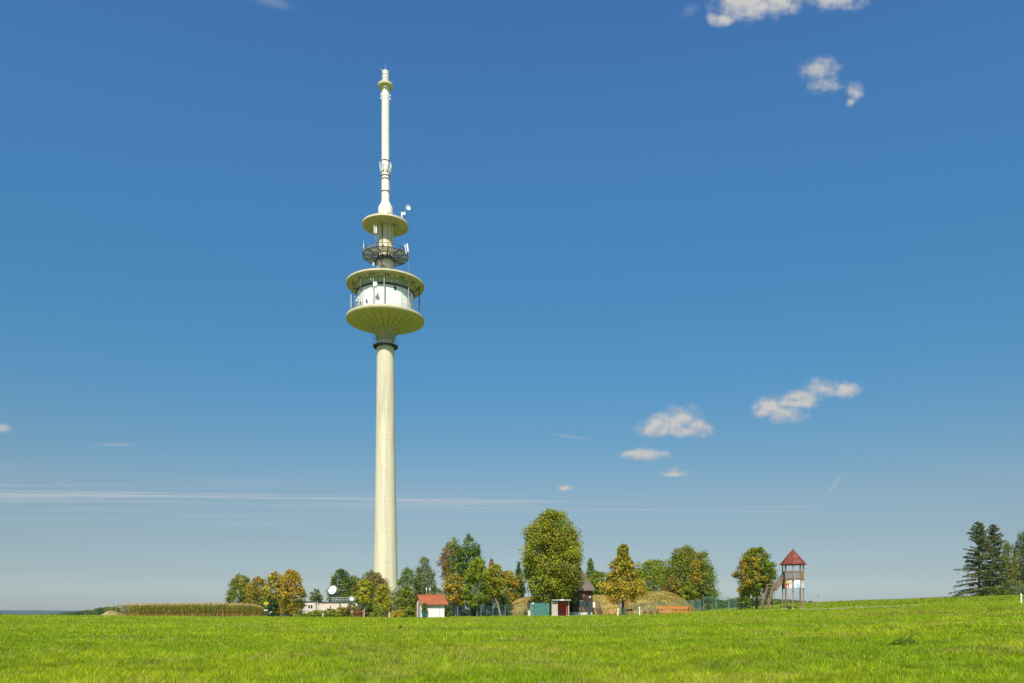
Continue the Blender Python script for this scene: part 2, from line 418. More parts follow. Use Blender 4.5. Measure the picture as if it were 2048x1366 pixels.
def conifer(name,label,u,Y,top,w,group=None,seed=1,sparse=0.,skew=0):
    rs=np.random.default_rng(seed); x,y,z0=at(u,Y); H=zz(top,Y)-z0; W=w*Y/F
    t=thing(name,label,'tree',(x,y,z0),0,group)
    mb=MB(); mb.tube((0,0,-.2),(0,0,H*.6),.28,.14,9); mb.tube((0,0,H*.6),(0,0,H),.14,.02,7)
    P=[];Nn=[];c=[]
    nb=170
    for b in range(nb):
        tt=(b/nb)**.9; z=H*(.06+.93*tt); L=W/2*(1-tt)**.66*rs.uniform(.4,1.1)+.3; ph=rs.uniform(0,2*PI)
        if rs.uniform()<sparse: continue
        up=.55*tt+.02; droop=-.16*(1-tt)
        pts=[]
        for s in np.linspace(0,1,7):
            r=L*s; zz_=z+L*(up*s+droop*s*s*1.6)+ (.12*L*max(0,s-.75))
            pts.append(np.array((r*math.cos(ph),r*math.sin(ph),max(zz_,.2))))
        for i in (0,2,4): mb.tube(pts[i],pts[min(i+2,6)],.045*(1-i/7),.03*(1-i/7),4)
        k=int(30+L*28)
        s=rs.uniform(.12,1,k)**.8; idx=np.clip((s*6).astype(int),0,5); fr=s*6-idx
        A=np.array(pts); Q=A[idx]*(1-fr[:,None])+A[idx+1]*fr[:,None]
        sp=.20*(1-s*.5)*min(L,2.2)
        tang=np.array((-math.sin(ph),math.cos(ph),0))
        Q=Q+tang*(rs.normal(size=k)*sp)[:,None]; Q[:,2]-=rs.exponential(.10+.08*(1-tt),k)
        P.append(Q); Nn.append(rs.normal(size=(k,3))*.7+np.array((0,-.2,.6)))
        base=DKG[rs.integers(0,4)]*np.array((1.9,1.5,2.0)); cc=base*rs.uniform(.7,1.35,(k,1)); br=rs.uniform(0,1,k)<.2; cc[br]=np.array((.22,.15,.06)); c.append(cc)
    P=np.concatenate(P);Nn=np.concatenate(Nn);c=np.concatenate(c)
    V_,F_=leafgeo(P,Nn,.30*rs.uniform(.6,1.4,len(P)),.8)
    npmesh('crown',V_,F_,CONF,np.repeat(c,4,0),t); mb.build('trunk',BARK,t,True); return t

# ------------------------------------------------------------------ telecommunications tower
TY=220.; TX=px(771,TY); tz=g(TX,TY); K=TY/F
def h(v,Y=TY): return zz(v,Y)-tz
rot=math.atan2(-TX,TY)
T=thing('telecom_tower','very tall cream concrete telecommunications tower with round pod and slim mast','tower',(TX,TY,tz),rot)
Z=lambda z:z-tz   # world height -> tower local
mb=MB(); mb.lathe([(3.75,-1),(3.6,Z(4)),(3.32,Z(12)),(3.05,Z(24)),(2.82,Z(38)),(2.62,Z(52)),(2.48,Z(64)),(2.4,Z(72)),(2.38,Z(77.2))],64)
def shaftmat():
    m=bpy.data.materials.new('cream_shaft_paint'); m.use_nodes=True; nt=m.node_tree; k=N(nt)
    b=nt.nodes['Principled BSDF']; b.inputs['Roughness'].default_value=.75; b.inputs['Specular IOR Level'].default_value=.25
    tc=k.n('ShaderNodeTexCoord'); sp=k.n('ShaderNodeSeparateXYZ'); k.l(tc.outputs['Object'],sp.inputs[0])
    mp=k.n('ShaderNodeMapping'); k.l(tc.outputs['Object'],mp.inputs['Vector']); mp.inputs['Scale'].default_value=(1,1,.06)
    n=k.noise(mp.outputs['Vector'],1.1,6,.6)
    c=k.mix(k.ramp(n,.42,.72),(.69,.61,.44),(.52,.46,.32))
    joint=k.m('LESS_THAN',k.m('PINGPONG',sp.outputs[2],2.1),.035)
    c=k.mix(k.m('MULTIPLY',joint,.16),c,(.35,.32,.22))
    # small tie-hole pairs round some lifts
    ang=k.m('PINGPONG',k.m('MULTIPLY',k.m('ARCTAN2',sp.outputs[0],sp.outputs[1]),3.),.42)
    hole=k.m('MULTIPLY',k.m('LESS_THAN',ang,.09),k.m('LESS_THAN',k.m('PINGPONG',k.m('ADD',sp.outputs[2],1.4),4.2),.12))
    c=k.mix(k.m('MULTIPLY',hole,.55),c,(.2,.17,.12))
    k.l(c,b.inputs['Base Color']); return m
SHAFT=shaftmat(); MATS['shaft']=SHAFT
mb.build('shaft',SHAFT,T,True)
# maintenance ring under the bowl
mb=MB(); zr=Z(75.1); mb.lathe([(2.4,zr),(3.44,zr),(3.44,zr+.22),(2.4,zr+.22)],48); 
rg=mb.build('balcony',DARK,T)
mb=MB()
for q in (.55,1.1): mb.ring(3.4,zr+.22+q,.03,32)
for i in range(20): a_=2*PI*i/20; mb.tube((3.4*math.cos(a_),3.4*math.sin(a_),zr+.2),(3.4*math.cos(a_),3.4*math.sin(a_),zr+1.35),.03,n=4)
mb.build('railing',GREY,rg)
mb=MB()
for i in range(16):
    a_=2*PI*i/16; mb.box((2.75*math.cos(a_),2.75*math.sin(a_),zr-.2),(.7,.1,.38),a_)
mb.build_each('bracket',DARK,rg)
# bowl: the cream paint, with underside shade put into a darker base
def bowlmat():
    m=bpy.data.materials.new('shade_darkened_bowl'); m.use_nodes=True; nt=m.node_tree; k=N(nt)
    b=nt.nodes['Principled BSDF']; b.inputs['Roughness'].default_value=.8; b.inputs['Specular IOR Level'].default_value=.2
    tc=k.n('ShaderNodeTexCoord'); sp=k.n('ShaderNodeSeparateXYZ'); k.l(tc.outputs['Object'],sp.inputs[0])
    an=k.m('ARCTAN2',sp.outputs[0],sp.outputs[1]); r=k.m('SQRT',k.m('ADD',k.m('MULTIPLY',sp.outputs[0],sp.outputs[0]),k.m('MULTIPLY',sp.outputs[1],sp.outputs[1])))
    P_=2*PI/24
    f=k.m('MULTIPLY',k.m('PINGPONG',k.m('ADD',an,P_/2),P_/2),r)
    seam=k.m('MULTIPLY',k.m('LESS_THAN',f,.085),k.m('LESS_THAN',r,9.4))
    f2=k.m('MULTIPLY',k.m('PINGPONG',an,P_/2),r)
    def dots(rad,s): return k.m('MULTIPLY',k.m('LESS_THAN',f2,s),k.m('LESS_THAN',k.m('ABSOLUTE',k.m('SUBTRACT',r,rad)),s*1.3))
    holes=k.m('MAXIMUM',dots(6.2,.13),dots(3.75,.11))
    n=k.noise(tc.outputs['Object'],.7,6,.6)
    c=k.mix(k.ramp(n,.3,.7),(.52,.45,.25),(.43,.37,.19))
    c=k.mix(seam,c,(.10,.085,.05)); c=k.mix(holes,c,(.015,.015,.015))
    k.l(c,b.inputs['Base Color']); return m
BOWL=bowlmat()
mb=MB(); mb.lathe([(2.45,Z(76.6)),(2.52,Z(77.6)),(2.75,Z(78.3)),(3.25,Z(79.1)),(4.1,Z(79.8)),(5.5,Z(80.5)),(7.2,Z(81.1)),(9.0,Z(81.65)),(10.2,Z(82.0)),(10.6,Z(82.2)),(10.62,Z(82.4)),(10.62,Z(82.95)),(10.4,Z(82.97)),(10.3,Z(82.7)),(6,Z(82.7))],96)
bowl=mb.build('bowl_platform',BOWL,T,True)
mb=MB(); mb.lathe([(10.63,Z(82.42)),(10.72,Z(82.45)),(10.72,Z(83.0)),(10.45,Z(83.02)),(10.45,Z(82.99))],96); mb.build('rim',CREAM,bowl)
# hanging access frame at the neck
mb=MB(); mb.path([(-2.9,-1.0,Z(78.6)),(-2.9,-1.0,Z(76.9)),(-2.2,-1.5,Z(76.9))],.05); mb.path([(-3.6,-.6,Z(79.2)),(-3.6,-.6,Z(77.2)),(-2.3,-.6,Z(77.0))],.05); mb.path([(3.0,-.8,Z(78.9)),(3.0,-.8,Z(77.3)),(2.3,-.8,Z(77.3))],.05)
mb.build_each('access_frame',DARK,T)
# pod walls: 22-sided panel drum
PAN=bandmat('white_pod_panels',(.86,.85,.82),(.25,.26,.26),2*PI/22,.009,'angle',.5,(.82,.81,.78))
PAN2=bandmat('grey_pod_cladding',(.55,.57,.50),(.10,.12,.10),2*PI/66,.018,'angle',.7)
mb=MB(); NS=22; mb.lathe([(7.75,Z(82.71)),(7.75,Z(89.45)),(7.5,Z(89.47))],NS,a0=PI/NS*0+PI/2-2*PI/NS/2*0)
pod=mb.build('pod_wall',PAN,T)
mb=MB(); mb.lathe([(7.1,Z(89.5)),(8.08,Z(89.5)),(8.08,Z(89.85)),(7.1,Z(89.85))],66); mb.build('gutter_ring',DARK,pod)
mb=MB(); mb.lathe([(7.45,Z(89.86)),(7.55,Z(90.8)),(7.9,Z(91.6)),(8.0,Z(91.75))],66); up=mb.build('upper_wall',PAN2,T)
def onpod(u,v,r=7.75):
    dx=(u-771)*K*.985; a_=math.asin(max(-1,min(1,dx/r))); dep=TY-r*math.cos(a_)
    return a_,zz(v,dep)-tz
for (u,v,ww,hh) in ((789.7,574.5,.62,.95),(722.5,582,.45,.95),(734.4,604,.40,.95),(818.7,585,.55,1.),(722.5,609,.35,.9)):
    a_,z_=onpod(u,v); r=7.79*math.cos(PI/22)+.03
    mb=MB(); mb.box((r*math.sin(a_),-r*math.cos(a_),z_),(ww,.12,hh),a_); w_=mb.build('window',GLASS,pod)
for u in (741,760,774,783,793):
    a_,z_=onpod(u,561.5,7.5); mb=MB(); mb.box((7.62*math.sin(a_),-7.62*math.cos(a_),z_),(.55,.12,.5),a_); mb.build('louvre',WHITE,up)
# pod roof; soffit shade is in the darkened cream, shared by upper disc
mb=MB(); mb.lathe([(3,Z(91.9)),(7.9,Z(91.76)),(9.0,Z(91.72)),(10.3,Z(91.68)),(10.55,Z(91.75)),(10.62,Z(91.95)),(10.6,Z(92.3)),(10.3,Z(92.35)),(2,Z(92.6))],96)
roof=mb.build('pod_roof',BOWL_R:=mat('shade_darkened_soffit',(.50,.43,.25),.8,(.42,.36,.19),.4),T,True)
mb=MB(); mb.lathe([(10.55,Z(91.92)),(10.72,Z(91.95)),(10.70,Z(92.38)),(10.3,Z(92.40)),(10.3,Z(92.36))],96); mb.build('rim',CREAM,roof)
for i in range(40):
    a_=2*PI*i/40+.05; mb=MB(); mb.box((8.85*math.cos(a_),8.85*math.sin(a_),Z(91.58)),(.5,.8,.16),a_)
    mb.build('soffit_vent',WHITE if (i%3) else GREY,roof)
# masts between deck and roof
for i,(u,r,m_,rd) in enumerate(((748,9.2,GALV,.13),(768.5,9.2,GALV,.15),(815.7,9.0,GALV,.13),(837.3,9.35,DARK,.13),(708,9.3,DARK,.10),(723,9.6,GREY,.06))):
    a_=math.asin(max(-1,min(1,(u-771)*K/r))); x_=r*math.sin(a_); y_=-r*math.cos(a_)
    mb=MB(); mb.tube((x_,y_,Z(82.9)),(x_,y_,Z(91.6 if i!=3 else 91.6)),rd,n=8)
    if i in(0,2): mb.box((x_,y_,Z(91.3)),(1.0,.25,.35),a_); mb.box((x_-.6,y_+.2,Z(90.7)),(.15,.15,1.4),a_)
    mb.build_each('antenna_mast',m_,T)
def railing(parent,r,z,n,hgt,t=.025,name='railing'):
    mb=MB()
    for q in (.5,1.): mb.ring(r,z+hgt*q,t,min(n,48))
    for i in range(n): a_=2*PI*i/n; mb.tube((r*math.cos(a_),r*math.sin(a_),z),(r*math.cos(a_),r*math.sin(a_),z+hgt),t,n=4)
    return mb.build(name,GREY,parent)
railing(bowl,10.3,Z(82.95),40,1.05); railing(roof,10.0,Z(92.3),40,.9,.022)
def dish(parent,p,r,ang,tilt=0,name='dish_antenna',drum=.25):
    mb=MB(); prf=[(0,-.05),(r*.5,-.02),(r*.95,.1),(r,.14),(r,.14+drum*.3),(r*.9,.12+drum*.3),(r*.45,.05),(0,.02)]
    mb.lathe(prf,28); 
    ca,sa=math.cos(tilt),math.sin(tilt); out=[]
    for x,y,z in mb.v:   # dish axis z -> horizontal -y, then tilt up, then turn about z
        X,Y_,Z_=x,-z,y
        Y_,Z_=Y_*ca+Z_*sa,-Y_*sa+Z_*ca
        X,Y_=X*math.cos(ang)-Y_*math.sin(ang),X*math.sin(ang)+Y_*math.cos(ang)
        out.append((X+p[0],Y_+p[1],Z_+p[2]))
    mb.v=out; return mb.build(name,WHITEG,parent,True)
def tp(u,v,r_y):  # a local point at pixel (u,v), r_y metres towards the viewer from the axis
    Yd=TY-r_y; return ((u-771)*Yd/F,-r_y,zz(v,Yd)-tz)
d=dish(T,tp(751.5,569,9.75),.66,-.5)
mb=MB(); p=tp(751.5,569,9.55); mb.box((p[0]+.15,p[1]+.35,p[2]),(.3,.6,.35)); mb.box((p[0],p[1]+.2,p[2]-.7),(.7,.2,.15)); mb.build_each('dish_bracket',DARK,T)
# left lattice antennas on the deck
mb=MB()
for u in (703.5,): 
    p=tp(u,610,3); mb.tube((p[0],p[1],Z(83)),(p[0],p[1],Z(88)),.05)
    for q in np.arange(0,4.4,.28): mb.tube((p[0]-.28,p[1],Z(83.5)+q),(p[0]+.28,p[1],Z(83.5)+q),.03,n=4)
mb.build_each('dipole_antenna',WHITE,T)
mb=MB()
for u,v0,v1 in ((711,596,616),(717,596,618)):
    a1=tp(u,v1,4.5); a0=tp(u,v0,4.5); mb.tube(a1,a0,.07)
for k_ in range(5): mb.tube(tp(710,597+k_*4,4.5),tp(719,601+k_*4,4.8),.05); mb.tube(tp(719,597+k_*4,4.8),tp(711,601+k_*4,4.2),.04)
mb.build_each('lattice_frame',GREY,T)
for u,v in ((719,598),(716,603)):
    dish(T,tp(u,v,5.2),.32,-.7)
# upper shaft
mb=MB(); mb.lathe([(2.2,Z(92.4)),(2.16,Z(108.2))],56); mb.build('neck_shaft',SHAFT,T,True)
mb=MB()
for a_ in (-.45,-.35,.25,.75): mb.tube((2.24*math.sin(a_),-2.24*math.cos(a_),Z(92.6)),(2.24*math.sin(a_),-2.24*math.cos(a_),Z(108)),.055,n=5)
mb.build_each('cable_duct',GREY,T)
# lattice platform: 12-sided, dark radial beams, pale slats
zp=Z(100.15); NP=12
plat=MB(); 
def pol(r,a_,z): return (r*math.cos(a_),r*math.sin(a_),z)
for i in range(NP):
    a_=2*PI*i/NP+.13
    plat.tube(pol(2.2,a_,zp-.9),pol(6.35,a_,zp),.10,.08,6); plat.tube(pol(2.2,a_,zp),pol(6.35,a_,zp+.02),.08,.08,6)
    b_=a_+2*PI/NP
    plat.tube(pol(6.35,a_,zp),pol(6.35,b_,zp),.10,n=6); plat.tube(pol(6.35,a_,zp+1.1),pol(6.35,b_,zp+1.1),.05,n=5)
    plat.tube(pol(6.35,a_,zp),pol(6.35,a_,zp+1.1),.05,n=5); plat.tube(pol(3.9,a_,zp-.05),pol(3.9,b_,zp-.05),.06,n=5)
    plat.tube(pol(2.6,a_,zp-.6),pol(2.6,b_,zp-.6),.10,n=5)
pf=plat.build('lattice_platform',DARK,T)
mb=MB()
for i in range(NP):
    a_=2*PI*i/NP+.13; b_=a_+2*PI/NP
    for r in (2.75,3.3,3.75,4.3,4.85,5.4,5.95):
        p=np.array(pol(r,a_,zp+.08)); q=np.array(pol(r,b_,zp+.08)); mid=(p+q)/2; L=np.linalg.norm(q-p)-.12
        mb.box(tuple(mid),(L,.37,.05),math.atan2(q[1]-p[1],q[0]-p[0]))
mb.build('slat',mat('pale_grating_slat',(.52,.47,.36),.7),pf)
mb=MB()
for i in (0,1,2,3,4,5,6,7,8,9,10,11):
    a_=2*PI*i/NP+.13; b_=a_+2*PI/NP
    if i in (8,9): continue
    p=np.array(pol(6.30,a_,zp+.55)); q=np.array(pol(6.30,b_,zp+.55)); mid=(p+q)/2
    for dz in (-.28,.05,.36): mb.box((mid[0],mid[1],mid[2]+dz),(np.linalg.norm(q-p)*.96,.04,.13),math.atan2(q[1]-p[1],q[0]-p[0]))
mb.build('side_panel',mat('dull_mesh_panel',(.25,.24,.21),.7),pf)
# neck collar below the platform
mb=MB(); mb.lathe([(2.22,zp-1.4),(2.55,zp-1.1),(2.55,zp-.85),(2.22,zp-.8)],40); mb.build('collar',DARK,T)
mb=MB()
for k_ in range(14):
    x_=-1.9+rng.uniform(-.5,.9); z_=zp-rng.uniform(.2,4.2); mb.box((x_,-2.3,z_),(rng.uniform(.1,.35),.2,rng.uniform(.2,.7)))
mb.path([(-1.3,-2.35,zp-4.6),(-1.3,-2.35,zp+.1)],.07); mb.path([(-.9,-2.4,zp-4.6),(-.9,-2.4,zp+.1)],.05)
mb.box((-.5,-2.5,zp-3.4),(1.1,.5,.25)); mb.build_each('equipment_box',GREY,T)
mb=MB()
for k_ in range(9):
    a_=-PI/2+rng.uniform(-.9,.6); mb.box((2.75*math.cos(a_),2.75*math.sin(a_),zp-rng.uniform(.3,1.9)),(rng.uniform(.2,.4),.3,rng.uniform(.4,.8)),a_)
for k_ in range(6):
    a_=2*PI*k_/6+.4; mb.box((5.2*math.cos(a_),5.2*math.sin(a_),zp+.55),(.5,.4,.7),a_)
mb.build_each('radio_unit',DARK,T)
# panel antennas on the platform
def panel(u,v0,v1,ry,w_,lean=0):
    a1=np.array(tp(u,v1,ry)); a0=np.array(tp(u,v0,ry)); a0[0]-=lean; mb=MB(); mid=(a0+a1)/2
    mb.box(tuple(mid),(w_,.18,float(a0[2]-a1[2])),ry=-math.atan2(lean,float(a0[2]-a1[2]))); return mb.build('panel_antenna',WHITEG,T)
panel(748.8,450,468,3.6,.22); panel(752.6,449,467.5,3.6,.36); panel(812.5,486,505,5,.22,.45); panel(815.6,484,500,5.2,.42,.25)
panel(747.0,527,533,4,.35)
mb=MB(); mb.path([tp(751,491,3.6),tp(751,450,3.6)],.07); mb.path([tp(754,491,3.5),tp(754,466,3.5)],.07); mb.build_each('antenna_mast',GREY,T)
mb=MB(); mb.path([tp(816.5,546,3),tp(816.5,497,3)],.09); mb.build_each('antenna_mast',GREY,T)
mb=MB(); mb.tube(tp(728,503,1),tp(728,491,1),.12,.10); mb.tube(tp(728,491,1),tp(728,483,1),.04,.03); mb.build('whip_antenna',WHITE,T)
mb=MB(); mb.path([tp(764.5,487,2.6),tp(764.5,440,2.6)],.06); mb.box(tp(763,443,3.1),(.6,.3,.5)); mb.box(tp(789,449,2.6),(.6,.3,.25)); mb.build_each('cable_riser',DARK,T)
# upper disc
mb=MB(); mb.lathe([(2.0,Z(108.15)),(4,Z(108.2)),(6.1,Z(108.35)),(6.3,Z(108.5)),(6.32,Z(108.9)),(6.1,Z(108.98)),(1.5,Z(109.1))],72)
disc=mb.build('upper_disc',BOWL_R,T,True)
mb=MB(); mb.lathe([(6.25,Z(108.5)),(6.42,Z(108.52)),(6.40,Z(109.0)),(6.1,Z(109.02)),(6.1,Z(108.99))],72); mb.build('rim',CREAM,disc)
railing(disc,6.0,Z(109.0),26,.75,.02)
# dishes on the disc
mb=MB(); mb.path([tp(810.8,441,1.5),tp(811,414,1.5)],.10); mb.path([tp(804,437,1.5),tp(804,421,1.5)],.12); mb.path([tp(811,424,1.5),tp(804,424,1.5)],.08); mb.build_each('antenna_mast',GREY,T)
dish(T,tp(815.3,411.9,2.0),.72,.45); dish(T,tp(808.2,424,2.0),.42,-.3)
mb=MB(); mb.box(tp(803.3,428,2.1),(.4,.3,1.7)); mb.build('panel_antenna',WHITEG,T)
# mast
MASTM=mat('pale_mast_coating',(.84,.80,.68),.55,(.74,.69,.56),.6,(1,1,.15))
mb=MB(); mb.lathe([(2.02,Z(109)),(2.02,Z(113.4)),(1.85,Z(113.9)),(1.25,Z(114.9)),(1.08,Z(115.6)),(1.07,Z(147.2))],48)
mast=mb.build('mast',MASTM,T,True)
mb=MB(); mb.box(tp(774.8+3,426.,2.0),(.22,.2,.4)); mb.build('hatch',DARK,mast)
for v in (353,359.5,384.6,323.5):
    mb=MB(); z_=h(v); mb.lathe([(1.06,z_-.08),(1.2,z_-.08),(1.2,z_+.08),(1.06,z_+.08)],36); mb.build('clamp_ring',DARK,mast)
for v in (200,218,240,262,285):
    mb=MB(); z_=h(v); mb.lathe([(1.06,z_-.04),(1.09,z_-.04),(1.09,z_+.04),(1.06,z_+.04)],36); mb.build('flange',CREAM_D,mast)
mb=MB()
for a_,v0,v1 in ((-.35,298,302),(-.35,305,309),(-.38,313,318),(-.4,396,402),(.1,345,352)): 
    z_=h((v0+v1)/2,TY-1.1); mb.box((1.1*math.sin(a_),-1.1*math.cos(a_),z_),(.10,.08,(v1-v0)*K*.9),a_)
mb.tube((1.12*math.sin(.05),-1.12*math.cos(.05),h(390)),(1.12*math.sin(.05),-1.12*math.cos(.05),h(340)),.04,n=5)
mb.build_each('cable_duct',GREY,mast)
mb=MB()
for s in (-1,1): mb.path([(s*1.25,-.2,h(392)),(s*1.25,-.2,h(355))],.04)
mb.build_each('ladder_rail',GREY,mast)
for i in range(8):
    a_=2*PI*(i+.35)/8; r0=1.35
    x_,y_=r0*math.cos(a_),r0*math.sin(a_); z1=h(336); z0_=z1-1.1; mb=MB(); mb.box((x_*1.12,y_*1.12,z1),(.18,.40,2.5),a_,0,.10); mb.build('panel_antenna',WHITEG,T)
mb=MB(); z_=h(338); mb.ring(1.28,z_+.6,.04,20); mb.ring(1.28,z_-.9,.05,20); mb.build_each('antenna_ring',GREY,T)
# top platform and beacon
zt=Z(147.2); mb=MB(); mb.lathe([(1.05,zt-.35),(1.7,zt-.25),(2.05,zt-.1),(2.12,zt+.1),(2.12,zt+.42),(1.95,zt+.45),(.8,zt+.5)],40); tpf=mb.build('top_platform',CREAM,T,True)
railing(tpf,2.0,zt+.42,12,.95,.022)
mb=MB(); mb.lathe([(.92,zt+.5),(.92,Z(149.4)),(.98,Z(149.5)),(1.0,Z(149.7)),(.9,Z(149.75)),(.9,Z(150.9)),(.98,Z(151.0)),(.98,Z(151.3)),(.7,Z(151.5)),(0,Z(151.6))],36)
mb.build('top_cylinder',WHITE,T,True)
mb=MB(); mb.ring(1.02,Z(150.3),.05,20); mb.build('collar',GREY,T)
mb=MB(); mb.tube((0,0,Z(151.5)),(0,0,Z(153.6)),.03,.02,5)
for a_ in (0,PI,.5*PI): mb.tube((.7*math.cos(a_),.7*math.sin(a_),Z(151.3)),(1.7*math.cos(a_),1.7*math.sin(a_),Z(152.3)),.035,.02,5)
mb.build_each('lightning_rod',GREY,T)
mb=MB()
for (a_,z_) in ((-2.2,146.1),(-1.2,146.1),(-1.6,146.3)): mb.box((1.35*math.cos(a_),1.35*math.sin(a_),Z(z_)),(.3,.3,.35),a_)
for v in (197,190):
    for s in (-1,1): mb.box((s*1.25,0,h(v)),(.25,.2,.6))
mb.build_each('beacon_lamp',GREY,T)
mb=MB()
for (u,v0,v1,ry) in ((699,541,553,0),(843,555,572,0),(826,533,556,3),(821,530,550,4),(806,538,547,8),(831,540,560,0)): mb.tube(tp(u,v1,ry),tp(u,v0,ry),.04,.02,4)
mb.build_each('whip_antenna',GREY,T)
mb=MB()
for _ in range(9):
    a_=rng.uniform(-PI,0); r=9.3; mb.box((r*math.cos(a_),r*math.sin(a_),Z(92.7)),(.3,.3,rng.uniform(.4,.8)),a_)
mb.build_each('cable_box',DARK,roof)

# ------------------------------------------------------------------ maize field
def maize():
    rs=np.random.default_rng(5); tv=[];tf=[];tc=[]
    variants=[]
    for k in range(6):
        P=[];Fc=[];C=[]
        def quad(a,b,c,d,col):
            n=len(P); P.extend([a,b,c,d]); Fc.append((n,n+1,n+2,n+3)); C.extend([col]*4)
        for s in range(3):
            a_=s*2.1; dx,dy=.014*math.cos(a_),.014*math.sin(a_)
            quad((-dx,-dy,0),(dx,dy,0),(dx*.7,dy*.7,2.0),(-dx*.7,-dy*.7,2.0),(.26,.26,.06))
        for j in range(11):
            z=.25+j*.165+rs.uniform(-.05,.05); a_=(j%2)*PI+rs.normal()*.5+k; L=rs.uniform(.4,.65); dirv=np.array((math.cos(a_),math.sin(a_))); nrm=np.array((-dirv[1],dirv[0]))*.045
            prev=None
            dry=j<3 or rs.uniform()<.12
            col=(.50,.33,.12) if dry else [(.19,.24,.03),(.12,.18,.02),(.28,.30,.04)][rs.integers(0,3)]
            for s in range(4):
                t=s/3; r=L*t; zz_=z+.42*L*math.sin(t*2.6)-(.35*t*t if dry else .12*t*t); w=nrm*(1-t*.75)
                c=np.array((dirv[0]*r,dirv[1]*r,zz_)); l=(c[0]-w[0],c[1]-w[1],c[2]+.01); r_=(c[0]+w[0],c[1]+w[1],c[2]-.01)
                if prev: quad(prev[0],prev[1],r_,l,col)
                prev=(l,r_)
        for j in range(6):
            a_=j*1.05+k; e=(.13*math.cos(a_),.13*math.sin(a_)); quad((-.008,0,2.0),(.012,0,2.0),(e[0]+.012,e[1],2.3+.05*(j%2)),(e[0]-.012,e[1],2.3),(.60,.46,.20))
        variants.append((np.array(P),np.array(Fc),np.array(C)))
    V_=[];F_=[];C_=[];off=0
    for row in range(26):
        Y=138+row*.72 if row<8 else 138+8*.72+(row-8)*1.6
        u0=232+(0 if row<2 else 14+row); u1=528
        x0=px(u0,Y)+rs.uniform(-.3,.3); x1=px(u1,Y); X=x0-(1.4 if row==0 else 0)
        while X<x1:
            P,Fc,C=variants[rs.integers(0,6)]
            u=1024+F*X/Y; hs=np.interp(u,[205,222,245,300,400,490,512,530],[.35,.80,.92,1.,1.06,1.04,.98,.72])*rs.uniform(.9,1.08)
            a_=rs.uniform(0,6.28); ca,sa=math.cos(a_),math.sin(a_)
            Q=P.copy(); Q[:,0]=P[:,0]*ca-P[:,1]*sa+X; Q[:,1]=P[:,0]*sa+P[:,1]*ca+Y+rs.uniform(-.08,.08); Q[:,2]=P[:,2]*hs+g(X,Y)
            V_.append(Q);F_.append(Fc+off);off+=len(P);C_.append(C*rs.uniform(.75,1.25)*np.array((1+rs.uniform(-.1,.25),1,1)))
            X+=(.19 if row<4 else .3)*rs.uniform(.7,1.3)*(1.6 if u<262 else 1)
    o=npmesh('maize',np.concatenate(V_),np.concatenate(F_),leafmat('maize_leaf',.3),np.concatenate(C_))
    tag(o,'ripening maize crop with tan tassels standing at the edge of the meadow','maize',kind='stuff')
maize()
# bare earth bank at the left end of the maize
mb=MB(); bx,by,bz=at(214,141)
prfl=[(-1.3,0),(-.7,.45),(-.1,.95),(.5,1.15),(1.4,1.0),(2.6,.5),(3.6,0)]
P=[];
for j,(yy,f) in enumerate(((-1.4,0),(-.7,.75),(0,1),(1.2,.8),(2.4,0))):
    for (xx,zz_) in prfl: P.append((xx+.1*math.sin(j*3+xx),yy,zz_*f-.05+.05*math.sin(xx*5+j)))
Fc=[(j*7+i,j*7+i+1,(j+1)*7+i+1,(j+1)*7+i) for j in range(4) for i in range(6)]
o=MB().add(P,Fc).build('earth_bank',mat('dry_earth',(.42,.29,.14),.95,(.28,.24,.08),2),None,True); o.location=(bx,by,bz)
tag(o,'low tan bank of dry earth at the left end of the maize','earth bank')

# ------------------------------------------------------------------ mounds (grass covered bunkers)
def mound():
    m=bpy.data.materials.new('dry_mown_turf'); m.use_nodes=True; nt=m.node_tree; k=N(nt)
    b=nt.nodes['Principled BSDF']; b.inputs['Roughness'].default_value=.95; b.inputs['Specular IOR Level'].default_value=.1
    ge=k.n('ShaderNodeNewGeometry'); n1=k.noise(ge.outputs['Position'],.35,6,.6); n2=k.noise(ge.outputs['Position'],2.5,5,.7)
    c=k.mix(k.ramp(n1,.32,.68),(.35,.245,.075),(.27,.23,.045)); c=k.mix(k.ramp(n2,.4,.75),c,(.44,.31,.12))
    sp=k.n('ShaderNodeSeparateXYZ'); k.l(ge.outputs['True Normal'],sp.inputs[0])
    c=k.mix(k.ramp(sp.outputs[2],.93,.995),c,(.20,.26,.03))
    bp=k.n('ShaderNodeBump'); bp.inputs['Distance'].default_value=.12; bp.inputs['Strength'].default_value=.8; k.l(n2,bp.inputs['Height']); k.l(bp.outputs['Normal'],b.inputs['Normal'])
    k.l(c,b.inputs['Base Color']); return m
MM=mound()
